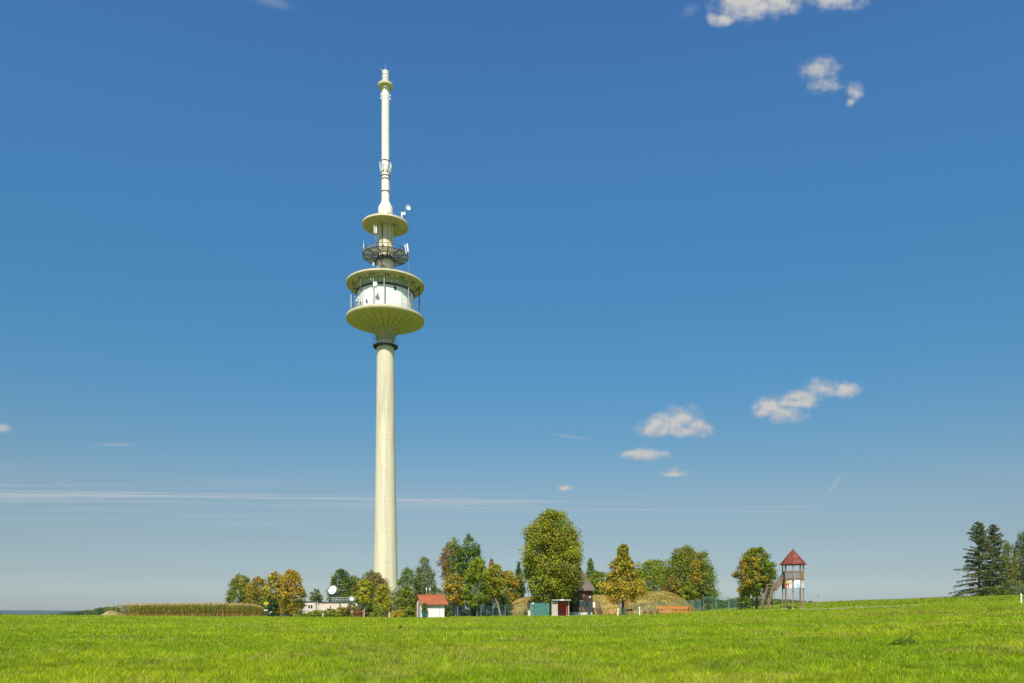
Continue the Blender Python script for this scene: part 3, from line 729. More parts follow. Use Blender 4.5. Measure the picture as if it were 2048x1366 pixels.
def mk_mound(tl,us,tops,Y,front,flat,back,hole=None):
    n=90; P=[];Fc=[]; u0,u1=us[0],us[-1]
    dys=[-front-.3,-front*.9,-front*.75,-front*.6,-front*.45,-front*.3,-front*.15,0,flat*.5,flat,flat+back*.4,flat+back]
    fs=[-.05,.1,.27,.46,.64,.8,.93,1,1.02,1,.6,-.05]
    for i in range(n+1):
        u=u0+(u1-u0)*i/n; v=np.interp(u,us,tops)
        X=px(u,Y); gz=g(X,Y); H=max(zz(v,Y)-gz,0)
        for dy,f in zip(dys,fs):
            e=1 if H>.05 else 0
            x_=X; y_=Y+dy; P.append((x_,y_,g(x_,y_)+H*f+.09*math.sin(x_*1.7+y_)*(0<f<1) -(.0 if e else .1)))
    q=len(dys)
    for i in range(n):
        for j in range(q-1): b_=i*q+j; Fc.append((b_,b_+q,b_+q+1,b_+1))
    o=npmesh('mound',P,Fc,MM,smooth=True); struct(o)
    # rough dry turf standing on the slope
    PA=np.array(P).reshape(n+1,q,3); rs=np.random.default_rng(int(us[0])); m=26000
    a=rs.uniform(0,n-1e-3,m); b=rs.uniform(.5,9.9,m); ia=a.astype(int); ib=b.astype(int); fa=(a-ia)[:,None]; fb=(b-ib)[:,None]
    Q=(PA[ia,ib]*(1-fa)+PA[ia+1,ib]*fa)*(1-fb)+(PA[ia,ib+1]*(1-fa)+PA[ia+1,ib+1]*fa)*fb
    pn=fbm(Q[:,0]*.5,Q[:,1]*.7+Q[:,2],17); keep=(rs.uniform(0,1,m)<np.clip((pn-.25)*2.2,.1,1))&(Q[:,2]>G(Q[:,0],Q[:,1])+.15); Q=Q[keep]; pn=pn[keep]; m=len(Q)
    Q[:,2]+=.03; N_=rs.normal(size=(m,3))*.5+np.array((0,-.6,.8))
    cc=np.array(((.42,.31,.09),(.50,.38,.13),(.32,.27,.055),(.33,.22,.08)))[rs.integers(0,4,m)]; gr2=rs.uniform(0,1,m)<np.clip((pn-.5)*3,0,.7); cc[gr2]=np.array((.20,.25,.03)); cc=cc*rs.uniform(.75,1.3,(m,1))
    V_,F_=leafgeo(Q,N_,rs.uniform(.08,.22,m)); o2=npmesh('dry_grass',V_,F_,GRS,np.repeat(cc,4,0)); tag(o2,tl,'grass',kind='stuff'); return o
mk_mound('rough dry grass on the long left mound',[1008,1016,1024,1034,1045,1060,1100,1150,1170,1200,1232,1238,1244],[1232,1217,1206,1199,1195.5,1194,1193,1192,1191.5,1190,1191,1200,1222],133,4.2,7,5)
mk_mound('rough dry grass on the rounded right mound',[1244,1252,1262,1275,1290,1310,1330,1345,1356,1368,1380,1392,1404],[1220,1206,1196,1188,1185,1183,1183.2,1186,1191,1201,1211,1219,1228],130,4.5,8,5)
# bunker entrance between the mounds
bx,by,bz=at(1246,131); s=131/F
B=thing('bunker_entrance','brown timber bunker front with grey door set between the two grass mounds','building',(bx,by,bz))
mb=MB(); mb.box((0,0,1.15),(2.9,.3,2.5)); mb.build('front_wall',mat('brown_timber_front',(.20,.10,.07),.85,(.14,.075,.055),2,(6,6,.4)),B)
mb=MB(); mb.box((-.35,-.18,.95),(.42,.08,1.9)); mb.build('door',mat('grey_blue_door',(.25,.31,.33),.6),B)
mb=MB(); mb.prism([(1.5,-.3,2.15),(1.62,-.3,2.35),(.35,-1.6,.25),(.2,-1.6,.1)],(.16,0.12,0)); mb.build('wing_wall_coping',WHITE,B)
mb=MB(); mb.prism([(1.5,-.25,-.1),(1.5,-.25,2.15),(.3,-1.5,.12),(.3,-1.5,-.1)],(.14,.10,0)); mb.build('wing_wall',mat('brown_rendered_wall',(.30,.19,.13),.85),B)
# steps up the mound
sx,sy,sz=at(1198,128.6)
S=thing('timber_steps','weathered timber steps climbing the grass mound beside the wooden tower house','steps',(sx,sy,sz))
for i in range(9):
    mb=MB(); z_=.12+i*.27; mb.box((.25-i*.045,.05+i*.33,z_),(.95,.28,.09)); mb.build('tread',WOODG,S)
mb=MB()
for s_ in (-.5,.5): mb.tube((s_+.25,-.05,.05),(s_-.13,2.75,2.33),.05)
mb.build_each('stringer',WOODG,S)

# ------------------------------------------------------------------ flat service building
bY=141.; x,y,z=at(661,bY); k_=bY/F
B=thing('service_building','low flat-roofed pinkish service building half hidden by shrubs','building',(x,y,z))
PINK=mat('pale_pink_render',(.72,.60,.50),.85,(.66,.54,.44),.6)
wl=-24*k_; 
mb=MB(); mb.box(((wl+53.5*k_)/2,2.5,1.28),(53.5*k_-wl,5,2.9)); w1=mb.build('wall',PINK,B)
mb=MB(); mb.box(((wl-55*k_)/2,2.3,1.33),(55*k_+wl-.006,5.2,3.06)); mb.build('annex_wall',mat('cream_pink_render',(.76,.68,.60),.85),B)
mb=MB(); mb.box(((wl+53.5*k_)/2+.05,2.5,2.80),(53.5*k_-wl+.25,5.3,.14)); mb.build('roof_slab',mat('dark_roof_edge',(.10,.12,.10),.7),B)
mb=MB(); mb.box(((wl-55*k_)/2,2.3,2.93),(55*k_+wl+.2,5.5,.12)); mb.build('annex_roof',MATS['dark_roof_edge'],B)
for u in (619,624):
    mb=MB(); mb.box(((u-661)*k_,-.33,zz(1213,bY)-z),(.28,.08,.55)); wn=mb.build('window',mat('brown_frame',(.14,.10,.07),.6),B)
    mb=MB(); mb.box(((u-661)*k_,-.375,zz(1213,bY)-z),(.20,.02,.46)); mb.build('pane',GLASS,wn)
for u in (633.5,680.5):
    mb=MB(); mb.tube(((u-661)*k_,-.36,0),((u-661)*k_,-.36,2.6),.055); mb.box(((u-661)*k_,-.36,2.55),(.2,.15,.2)); mb.build('downpipe',DARK,B)
mb=MB(); mb.box(((661.5-661)*k_,-.06,1.0),(.12,.14,2.0)); mb.box(((661.5-661)*k_,-.08,2.05),(.16,.16,.35)); mb.build('vent_pipe',DARK,B)
mb=MB(); mb.box(((664-661)*k_,-.03,1.0),(.25,.05,2.0)); mb.build('door',WHITE,B)
for u in (650,675):
    mb=MB(); mb.box(((u-661)*k_,-.03,1.25),(.35,.05,.12)); mb.build('vent_grille',DARK,B)
mb=MB(); zr=2.87
for u in np.linspace(656,713,9): mb.tube(((u-661)*k_,.3,zr),((u-661)*k_,.3,zr+.8),.03,n=5); mb.tube(((u-661)*k_,4.5,zr),((u-661)*k_,4.5,zr+.8),.03,n=5)
for q in (.4,.8):
    for yy in (.3,4.5): mb.tube(((656-661)*k_,yy,zr+q),((713-661)*k_,yy,zr+q),.025,n=5)
mb.build_each('roof_railing',GALV,B)
# big dish on the roof
dY=141.8; DX,DYy=px(667,dY),dY
D=thing('satellite_dish','large white satellite dish on a mast above the flat service building','dish',(DX,DYy,z+2.87))
dz=zz(1180.5,dY)-z-2.87
o=dish(D,(0,-.35,dz),.82,-.35,.35,'reflector',.2)
mb=MB(); mb.tube((0,0,0),(0,0,dz),.06); mb.tube((-.3,.2,0),(0,0,.8),.04); mb.tube((.3,.2,0),(0,0,.8),.04); mb.tube((0,0,dz),(-.1,-.3,dz),.08); mb.box((0,0,.75),(.3,.25,.35)); mb.build('mast',GALV,D)
mb=MB()
for a_ in (.5,2.6,4.7): mb.tube((-.1+.45*math.cos(a_),-.5,dz+.45*math.sin(a_)),(-.28,-1.05,dz+.25),.02,n=4)
mb.box((-.28,-1.08,dz+.25),(.16,.2,.16)); mb.build_each('feed_arm',GALV,D)
A=thing('rooftop_antenna_mast','thin rooftop mast with three stacked horizontal antenna rods beside the large white dish','antenna',(px(675.5,142.5),142.5,z+2.87))
mb=MB(); mb.tube((0,0,0),(0,0,zz(1157,142.5)-z-2.87),.035); mb.build('mast',GALV,A)
for v,a0_,a1_ in ((1159.5,-.1,.75),(1169,-.05,1.1),(1181,.15,1.3)):
    mb=MB(); zq=zz(v,142.5)-z-2.87; mb.tube((a0_,0,zq),(a1_,0,zq),.03,n=5)
    for q in np.linspace(a0_,a1_,6): mb.tube((q,-.3,zq),(q,.3,zq),.015,n=4)
    mb.build_each('yagi_antenna',GALV,A)
A=thing('small_roof_dish','small grey dish standing at the right end of the flat roof railing','dish',(px(703,142),142,z+2.87))
dish(A,(0,0,.55),.42,.3,.3,'reflector',.15); mb=MB(); mb.tube((0,.05,0),(0,.05,.55),.05); mb.build('mast',GALV,A)

# ------------------------------------------------------------------ white hut with red tile roof
hY=114.; hx,hy,hz=at(845,hY); kk=hY/F
HT=thing('white_hut','small white hut with orange-red tiled gable roof at the roadside','building',(hx,hy,hz))
Lw=3.15; Gw=2.6; th=R(-3); tg=R(115)   # long wall direction, gable wall direction
e1=np.array((math.cos(th),math.sin(th),0)); e2=np.array((math.cos(tg),math.sin(tg),0)); zu=np.array((0,0,1.))
Hw=2.28; Hr=.98
def q3(a_,b_,c_): return tuple(e1*a_+e2*b_+zu*c_)
WH=mat('white_hut_render',(.84,.82,.77),.8,(.76,.73,.67),.8)
mb=MB(); 
base=[q3(0,0,-.2),q3(Lw,0,-.2),q3(Lw,Gw,-.2),q3(0,Gw,-.2)]; topv=[q3(0,0,Hw),q3(Lw,0,Hw),q3(Lw,Gw,Hw),q3(0,Gw,Hw)]
r0,r1=q3(0,Gw/2,Hw+Hr-.12),q3(Lw,Gw/2,Hw+Hr-.12)
mb.add(base+topv+[r0,r1],[(0,1,5,4),(1,2,6,9,5),(2,3,7,6),(3,0,4,8,7)]); mb.build('wall',WH,HT)
TILE=bandmat('orange_red_roof_tiles',(.44,.125,.05),(.20,.055,.03),.27,.08,'xy',.8,(.33,.095,.045))
def roofslab(b0,b1,z0,z1,over=.45):
    a_=-.34; A_=Lw+.40; P=[q3(a_,b0,z0),q3(A_,b0,z0),q3(A_,b1,z1),q3(a_,b1,z1)]; return MB().prism(P,(0,0,.10))
m1=roofslab(-.45,Gw/2,Hw-.30,Hw+Hr); m2=roofslab(Gw+.45,Gw/2,Hw-.30,Hw+Hr); m1.add(m2.v,m2.f)
rf=m1.build('roof',TILE,HT)
mb=MB(); mb.tube(q3(-.36,Gw/2,Hw+Hr+.08),q3(Lw+.42,Gw/2,Hw+Hr+.08),.11); mb.build('ridge_tiles',TILE,rf)
mb=MB(); mb.tube(q3(-.34,-.5,Hw-.32),q3(Lw+.4,-.5,Hw-.32),.06); mb.build('gutter',mat('rust_gutter',(.25,.09,.05),.6),rf)
for u in (847.3,854.2):
    xx=(u-845)*kk+.3; mb=MB(); mb.tube((xx,1.1,Hw+.5),(xx,1.1,Hw+Hr+.85),.05); p_=mb.build('vent_pipe',mat('tan_pipe',(.5,.36,.25),.6),rf)
    mb=MB(); mb.tube((xx,1.1,Hw+Hr+.80),(xx,1.1,Hw+Hr+1.18),.095,.075,10); mb.build('cowl',WHITEG,p_)
mb=MB(); c=q3(-.03,1.45,1.22); mb.box(c,(.75,.07,1.95),tg); mb.build('door',mat('faded_brown_door',(.42,.25,.15),.75),HT)
mb=MB(); c=q3(-.05,.55,.72); mb.box(c,(.72,.10,1.25),tg); mb.build('meter_cabinet',WHITE,HT)
mb=MB(); mb.box(q3(Lw*.76,-.05,.95),(.05,.05,1.75),th); mb.build('wall_cable',GREY,HT)
mb=MB(); mb.box(q3(Lw*.52,-.02,1.72),(2.6,.03,.035),th); mb.build('wall_batten',mat('light_grey_trim',(.5,.49,.47),.7),HT)
# green bin + climber in front of hut
g0=at(848.3,112.6); o=thing('wheelie_bin','dark green waste bin standing against the white hut','bin',g0)
mb=MB(); mb.prism([(-.26,-.3,.08),(.26,-.3,.08),(.31,-.36,.9),(-.31,-.36,.9)],(0,.62,0)); mb.build('body',DTEAL,o)
mb=MB(); mb.box((0,-.03,.95),(.68,.78,.08),rx=.06); mb.build('lid',DTEAL,o)
for s_ in (-.25,.25): mb=MB(); mb.tube((s_-.03,.28,.10),(s_+.03,.28,.10),.10,n=12); mb.build('wheel',DARK,o)
tree('climbing_bush','narrow green bush growing on the corner of the white hut',849,113.2,1204.5,11,'egg',GREEN,DKG,.4,bot=1226,leaf=.13,n=1500,cat='shrub',tr=.4,limbs=4)

# ------------------------------------------------------------------ octagonal wooden tower house
wY=126.5; wx,wy,wz=at(1157,wY); kk=wY/F
W_=thing('wooden_tower_house','dark brown boarded octagonal house with steep shingle roof behind the big tree','building',(wx,wy,wz))
ez=zz(1181,wY)-wz; ap=zz(1130,wY)-wz; rw=28.2*kk/math.cos(PI/8)*.97; a0=PI/8
mb=MB(); mb.lathe([(rw,.62),(rw,ez+.1)],8,a0=a0); mb.build('wall',WOODB,W_)
mb=MB(); mb.lathe([(rw-.06,-.3),(rw-.06,.66)],8,a0=a0); mb.build('plinth',mat('white_plinth',(.8,.8,.8),.8),W_)
SH=mat('grey_brown_shingles',(.25,.19,.15),.9,(.17,.125,.10),3,(1,1,6),bump=.5)
re=33.3*kk/math.cos(PI/8)*.98
mb=MB(); mb.lathe([(rw-.1,ez+.02),(re,ez-.12),(re+.02,ez),(re*.62,ez+(ap-ez)*.40),(.04,ap)],8,a0=a0); mb.build('roof',SH,W_)
def face(dx,zc,w,hgt,name,m,parent=W_,off=.04,th=.08):
    # choose the facet by dx and put a panel flush on it
    ri=rw*math.cos(PI/8); best=None
    for i in range(8):
        a_=-PI/2+(i-2)*PI/4 if i<5 else None
        if a_ is None: continue
        nx_,ny_=math.cos(a_),math.sin(a_); tx,ty=-ny_,nx_
        if abs(tx)<.05: continue
        s=(dx-nx_*ri)/tx
        if ny_<.1 and abs(s)<=rw*math.sin(PI/8)+.01: best=(nx_,ny_,tx,ty,s,a_)
    nx_,ny_,tx,ty,s,a_=best
    c=(nx_*(ri+off)+tx*s,ny_*(ri+off)+ty*s,zc)
    mb=MB(); mb.box(c,(w,th,hgt),a_+PI/2); return mb.build(name,m,parent)
for u in (1131.5,1139): 
    f_=face((u-1157)*kk,zz(1187,wY)-wz,.42,.78,'window',WOODG); face((u-1157)*kk,zz(1187,wY)-wz,.32,.66,'pane',GLASS,f_,.07,.04)
face((1176-1157)*kk,1.12,.62,2.05,'door',mat('dark_teal_door',(.05,.12,.13),.5),W_,.05,.1)
face((1164-1157)*kk,zz(1208,wY)-wz,.6,.8,'window',mat('teal_shutter',(.09,.19,.18),.6))
o=face((1177-1157)*kk,zz(1194.5,wY)-wz,.2,.32,'wall_lamp',WHITEG,W_,.12,.2)
sg=at(1188,119.6); o=thing('notice_board','white notice board on a post at the right corner of the wooden tower house','sign',sg)
mb=MB(); zb=zz(1209.5,119.6)-sg[2]; mb.box((0,0,zb),(.30,.05,.85)); mb.build('panel',WHITE,o); mb=MB(); mb.tube((0,.05,0),(0,.05,zb+.4),.035); mb.build('post',GREY,o)
# information table
sg=at(1163,118.4); o=thing('information_stand','dark teal information stand on posts before the wooden tower house','sign',sg)
mb=MB(); zb=zz(1208,118.4)-sg[2]; mb.box((0,0,zb),(.55,.06,.85)); mb.build('panel',mat('dark_teal_board',(.03,.075,.07),.5),o)
mb=MB(); mb.box((0,-.02,zb+.46),(.62,.12,.05)); mb.build('top_rail',GALV,o)
for s_ in (-.22,.22): mb=MB(); mb.tube((s_,.05,0),(s_,.05,zb+.4),.03); mb.build('post',GALV,o)

# ------------------------------------------------------------------ bus shelter
sY=113.5; sx,sy,sz=at(1120,sY); kk=sY/F
o=thing('bus_shelter','concrete bus shelter with flat roof and red-brown inner wall','shelter',(sx,sy,sz))
CONC=mat('beige_concrete',(.50,.45,.37),.85,(.42,.37,.29),1.5)
hr=zz(1201.5,sY)-sz
mb=MB(); mb.box(((1109.3-1120)*kk,.5,hr/2-.1),(12.*kk,1.6,hr)); mb.build('side_wall',CONC,o)
mb=MB(); mb.box(((1124-1120)*kk,1.2,hr/2-.1),(18*kk,.12,hr)); mb.build('back_wall',mat('red_brown_boards',(.55,.12,.045),.75,(.40,.08,.035),2,(4,4,.5)),o)
mb=MB(); mb.box(((1133.6-1120)*kk,.6,hr/2-.1),(.14,1.25,hr)); mb.build('side_panel',MATS['red_brown_boards'],o)
mb=MB(); mb.box(((1137.2-1120)*kk,-.1,hr/2-.1),(.13,.13,hr)); mb.build('post',CONC,o)
mb=MB(); mb.box(((1122.5-1120)*kk,.45,hr+.09),(37*kk,2.5,.17)); rf=mb.build('roof',mat('grey_green_fascia',(.33,.38,.36),.6),o)
mb=MB(); mb.box(((1123.5-1120)*kk,-.84,hr+.10),(.55,.06,.16)); mb.build('sign_plate',WHITEG,rf)
mb=MB(); mb.box(((1124-1120)*kk,.95,.45),(16*kk,.35,.06)); mb.box(((1119-1120)*kk,.95,.2),(.08,.3,.42)); mb.box(((1129-1120)*kk,.95,.2),(.08,.3,.42)); mb.build('bench',mat('dark_brown_bench',(.12,.06,.04),.7),o)

# ------------------------------------------------------------------ teal gate + cabinet + lamp
gY=115.5; kk=gY/F; gx,gy,gz=at(1079,gY)
o=thing('green_gate','teal green double gate with solid leaves left of the bus shelter','gate',(gx,gy,gz))
hg=zz(1205.5,gY)-gz; hw=17.6*kk
for s_ in (-1,1):
    mb=MB(); mb.box((s_*hw/2,0,hg/2+.02),(hw-.06,.05,hg-.14)); lf=mb.build('leaf',TEAL,o)
    mb=MB(); 
    for zq in (.12,hg-.06): mb.box((s_*hw/2,-.035,zq),(hw-.06,.06,.07))
    for xq in (.05,hw-.06): mb.box((s_*xq,-.035,hg/2),(.06,.055,hg-.2))
    mb.build('leaf_frame',mat('light_teal_metal',(.11,.27,.23),.55),lf)
    mb=MB(); mb.box((s_*(hw+.05),0,hg/2),(.1,.1,hg+.05)); mb.build('post',MATS['light_teal_metal'],o)
c=at(1058.3,112.); o=thing('utility_cabinet','pale concrete utility cabinet in the grass left of the teal gate','cabinet',c)
mb=MB(); mb.box((0,0,.42),(.40,.3,.9)); mb.build('body',CONC,o); mb=MB(); mb.box((0,0,.90),(.46,.36,.07)); mb.build('lid',mat('pale_concrete',(.62,.57,.48),.8),o)
mb=MB(); mb.box((0,-.16,.45),(.33,.03,.68)); mb.build('door',MATS['pale_concrete'],o)
c=at(1066,115.); o=thing('post_lamp','slim post with white globe lamp left of the teal gate','lamp',c); hh=zz(1208,115)-c[2]
mb=MB(); mb.tube((0,0,0),(0,0,hh),.035); mb.tube((0,0,hh-.35),(-.3,0,hh-.75),.02); mb.build('post',GALV,o)
mb=MB(); mb.lathe([(0,hh-.1),(.12,hh-.05),(.15,hh+.08),(.1,hh+.2),(0,hh+.24)],12); mb.build('lamp_head',WHITEG,o,True)

# ------------------------------------------------------------------ fences
def fence(label,pts,hgt,sp,group='green wire mesh fences',top=None):
    """pts: (u,Y) corners"""
    P=[(px(u,Y),Y) for u,Y in pts]; x0,y0=P[0]; z0=g(x0,y0)
    o=thing('mesh_fence',label,'fence',(x0,y0,z0),0,group); posts=[]; wires=MB()
    for (xa,ya),(xb,yb) in zip(P,P[1:]):
        L=math.hypot(xb-xa,yb-ya); n=max(1,round(L/sp))
        for i in range(n+1):
            t=i/n; X=xa+(xb-xa)*t; Y=ya+(yb-ya)*t; posts.append((X-x0,Y-y0,g(X,Y)-z0))
        m=int(L/.16)
        for i in range(m):
            t=(i+.5)/m; X=xa+(xb-xa)*t; Y=ya+(yb-ya)*t; z_=g(X,Y)-z0
            sx_=(xb-xa)/L*.7; sy_=(yb-ya)/L*.7
            wires.tube((X-x0-sx_,Y-y0-sy_,z_+.05),(X-x0+sx_,Y-y0+sy_,z_+hgt),.006,n=3); wires.tube((X-x0+sx_,Y-y0+sy_,z_+.05),(X-x0-sx_,Y-y0-sy_,z_+hgt),.006,n=3)
    for a_,b_ in zip(posts,posts[1:]):
        for q in (hgt,hgt*.5,.08): wires.tube((a_[0],a_[1],a_[2]+q),(b_[0],b_[1],b_[2]+q),.012,n=4)
    wires.build('wire_mesh',TEALW,o)
    for p in posts:
        mb=MB(); mb.tube((p[0],p[1],p[2]-.1),(p[0],p[1],p[2]+hgt+.05),.035,n=6); mb.build('post',mat('grey_green_post',(.32,.38,.34),.6),o)
    return o
fence('green wire mesh fence under the thin trees right of the white hut',[(892,124),(1060,118)],1.75,2.0)
fence('short piece of wire mesh fence between teal gate and bus shelter',[(1098,117),(1108,116.5)],1.75,1.2)
fence('wire mesh fence in front of the right grass mound',[(1265,121),(1400,122)],1.85,2.3)
fence('wire mesh fence joining the right mound to the tall green gate',[(1362,137),(1407,126)],1.95,3.)
fence('wire mesh fence running from the tall green gate to the tree by the lookout tower',[(1457.5,126),(1528,132)],1.95,2.8)
gx,gy,gz=at(1432,126); kk=126/F
o=thing('tall_mesh_gate','tall green framed double mesh gate right of the grass mound','gate',(gx,gy,gz)); hg=zz(1194.5,126)-gz; hw=25*kk
for xq in (-hw,0,hw): mb=MB(); mb.box((xq,0,hg/2),(.08,.08,hg)); mb.build('post',MATS['light_teal_metal'],o)
mb=MB(); mb.box((0,0,hg),(2*hw+.08,.08,.08)); mb.build('top_rail',MATS['light_teal_metal'],o)
for s_ in (-1,1):
    mb=MB()
    for zq in (.1,hg*.5,hg-.25): mb.box((s_*hw/2,.05,zq),(hw-.1,.04,.04))
    for i in range(12): mb.tube((s_*(.1+i*hw/12.5),.05,.1),(s_*(.1+i*hw/12.5),.05,hg-.25),.006,n=3)
    for i in range(12): mb.tube((s_*.05,.05,.1+i*hg/13),(s_*(hw-.05),.05,.1+i*hg/13),.006,n=3)
    mb.build('mesh_leaf',TEALW,o)

# ------------------------------------------------------------------ benches, tables, bins
def bench(label,u,Y,wd,m,rz=0,cat='bench',table=False):
    c=at(u,Y); o=thing('picnic_table' if table else 'park_bench',label,'picnic table' if table else 'bench',c,rz,'picnic furniture by the mounds')
    if table:
        mb=MB(); 
        for q in range(4): mb.box((0,-.33+q*.22,.74),(wd,.19,.05))
        mb.build('table_top',m,o)
        for s_ in (-1,1): mb=MB(); mb.box((0,s_*.75,.44),(wd,.28,.05)); mb.build('seat',m,o)
        for s_ in (-1,1): 
            mb=MB(); mb.tube((s_*wd*.36,-.7,0),(s_*wd*.36,.15,.72),.06,n=6); mb.tube((s_*wd*.36,.7,0),(s_*wd*.36,-.15,.72),.06,n=6); mb.box((s_*wd*.36,0,.40),(.08,1.7,.08)); mb.build('leg_frame',m,o)
    else:
        mb=MB(); 
        for q in range(3): mb.box((0,-.15+q*.15,.45),(wd,.13,.045))
        mb.build('seat',m,o)
        mb=MB()
        for q in (.68,.86): mb.box((0,.27,q),(wd,.04,.14))
        mb.build('backrest',m,o)
        for s_ in (-1,1):
            mb=MB(); mb.box((s_*wd*.38,0,.22),(.09,.45,.42)); mb.box((s_*wd*.38,.30,.5),(.07,.06,.9)); mb.build('leg',m,o)
    return o
BRN=mat('brown_bench_wood',(.50,.28,.12),.8,(.38,.20,.09),2,(1,4,4)); DBR=mat('dark_bench_wood',(.10,.06,.04),.8)
bench('brown wooden bench left of the yellow maple trunk',1226,110.5,1.15,BRN,.1)
bench('dark wooden bench just right of the yellow maple trunk',1259,112,.95,DBR,-.1)
bench('weathered picnic table left of the long orange bench',1296,113,1.25,mat('brownish_table_wood',(.38,.24,.16),.85),.25,table=True)
bench('greyish picnic table touching the left end of the orange bench',1308,115,1.2,WOODG,-.2,table=True)
# long orange bench
lY=112.5; c=at(1348,lY); kk=lY/F
o=thing('long_bench','very long bright orange timber bench in front of the right grass mound','bench',c,R(2))
L=63*kk
mb=MB(); mb.box((0,.28,.92),(L,.07,.34)); mb.build('backrest',WOODO,o)
mb=MB(); mb.box((0,.0,.46),(L,.42,.09)); mb.build('seat',WOODO,o)
mb=MB(); mb.box((0,-.2,.25),(L*.96,.07,.16)); mb.build('front_rail',WOODO,o)
for xq in (-L/2+.15,-.1,L/2-.5):
    mb=MB(); mb.box((xq,.08,.38),(.12,.5,.86)); mb.build('leg',WOODO,o)
    mb=MB(); mb.tube((xq+.3,-.27,.62),(xq+.3,.22,.62),.09,n=10); mb.tube((xq+.42,-.27,.12),(xq+.42,-.2,.12),.09,n=10); mb.build_each('log_end',DBR,o)
mb=MB(); mb.box((L/2-.1,-.12,.55),(.10,.7,.95)); mb.build('armrest',WOODO,o)
c=at(1247.8,110.5); o=thing('litter_bin','green litter bin beside the yellow maple trunk','bin',c)
mb=MB(); mb.lathe([(.02,.12),(.17,.12),(.20,.95),(.17,.95),(.15,.3)],14); mb.build('body',DTEAL,o); mb=MB(); mb.tube((0,.2,0),(0,.2,1.05),.03); mb.build('post',TEAL,o)
mb=MB(); mb.lathe([(.22,.98),(.2,1.04),(0,1.08)],14); mb.build('lid',DTEAL,o)

# ------------------------------------------------------------------ roadside marker posts
def marker(label,u,Y,v0,v1):
    c=at(u,Y); top=zz(v0,Y)-c[2]; top=max(.6,min(top,1.25))
    o=thing('marker_post',label,'marker post',c,0,'white roadside marker posts')
    mb=MB(); mb.prism([(-.065,-.05,-.05),(.065,-.05,-.05),(.05,.06,-.05),(-.05,.06,-.05)],(0,0,top*.78)); mb.build('post',WHITEG,o)
    mb=MB(); mb.prism([(-.062,-.048,top*.78-.045),(.062,-.048,top*.78-.045),(.048,.055,top*.78-.045),(-.048,.055,top*.78-.045)],(0,0,top*.14)); mb.build('reflector_band',WHITE,o)
    mb=MB(); zc=top*.92-.045; mb.add([(-.062,-.048,zc),(.062,-.048,zc),(.048,.055,zc),(-.048,.055,zc),(-.05,.04,zc+top*.10),(.05,.04,zc+top*.10)],[(0,1,5,4),(1,2,5),(2,3,4,5),(3,0,4),(0,3,2,1)]); mb.build('cap',WHITEG,o)
marker('white marker post sunk in the grass beside the yellow direction sign',563,132,1229,1236)
marker('white marker post in front of the service building shrubs',646,127,1226,1237)
marker('white marker post between red shrub and yellow shrub left of the hut',778.5,120,1224.5,1237)
marker('white marker post in front of the yellow maple trunk',1236,104.5,1216,1231)
marker('white marker post standing clear between benches and picnic tables',1279,102,1213,1230)
marker('white marker post at the far right of the meadow near the spruces',2042,86,1186.5,1208)
# ------------------------------------------------------------------ signs
c=at(532.5,131); kk=131/F; o=thing('direction_sign','yellow arrow-shaped direction sign with white plate on a pole at the maize edge','sign',c)
top=zz(1203.5,131)-c[2]
mb=MB(); mb.tube((.02,.06,0),(.02,.06,top),.035); mb.build('pole',GALV,o)
zc=zz(1206.8,131)-c[2]; mb=MB(); mb.prism([(-.42,0,zc),(-.30,0,zc+.20),(.42,0,zc+.20),(.42,0,zc-.20),(-.30,0,zc-.20)],(0,.03,0)); ar=mb.build('arrow_board',mat('traffic_yellow',(.85,.55,.02),.5),o)
mb=MB(); mb.prism([(-.34,-.004,zc),(-.25,-.004,zc+.13),(-.22,-.004,zc+.13),(-.30,-.004,zc),(-.22,-.004,zc-.13),(-.25,-.004,zc-.13)],(0,-.006,0)); mb.box((.08,-.006,zc+.05),(.42,.008,.04)); mb.box((.04,-.006,zc-.06),(.34,.008,.04)); mb.build('lettering',DARK,ar)
zc=zz(1221,131)-c[2]; mb=MB(); mb.prism([(-.42,0,zc+.05),(-.34,0,zc+.16),(.28,0,zc+.16),(.28,0,zc-.02),(.12,0,zc-.05),(.12,0,zc-.25),(-.1,0,zc-.25),(-.1,0,zc-.05),(-.34,0,zc-.05)],(0,.025,0)); mb.build('white_plate',WHITEG,o)
c=at(541,130.5); o=thing('small_board','small tilted grey board low in the shade right of the yellow sign','sign',c)
mb=MB(); mb.box((0,0,.85),(.55,.04,.14),ry=-.35); mb.build('board',mat('pale_grey_board',(.6,.6,.58),.6),o); mb=MB(); mb.tube((0,.04,0),(0,.04,.85),.02); mb.build('post',GREY,o)
c=at(1636,117); o=thing('small_signpost','small dark sign on a thin pole in the field right of the lookout tower','sign',c); top=zz(1190.5,117)-c[2]
mb=MB(); mb.tube((0,0,0),(0,0,top),.028); mb.build('pole',mat('tan_pole',(.45,.38,.28),.7),o)
mb=MB(); mb.box((0,-.03,top-.12),(.26,.03,.20)); mb.box((0,-.03,top-.34),(.20,.03,.12)); mb.build('sign_plate',GREY,o)

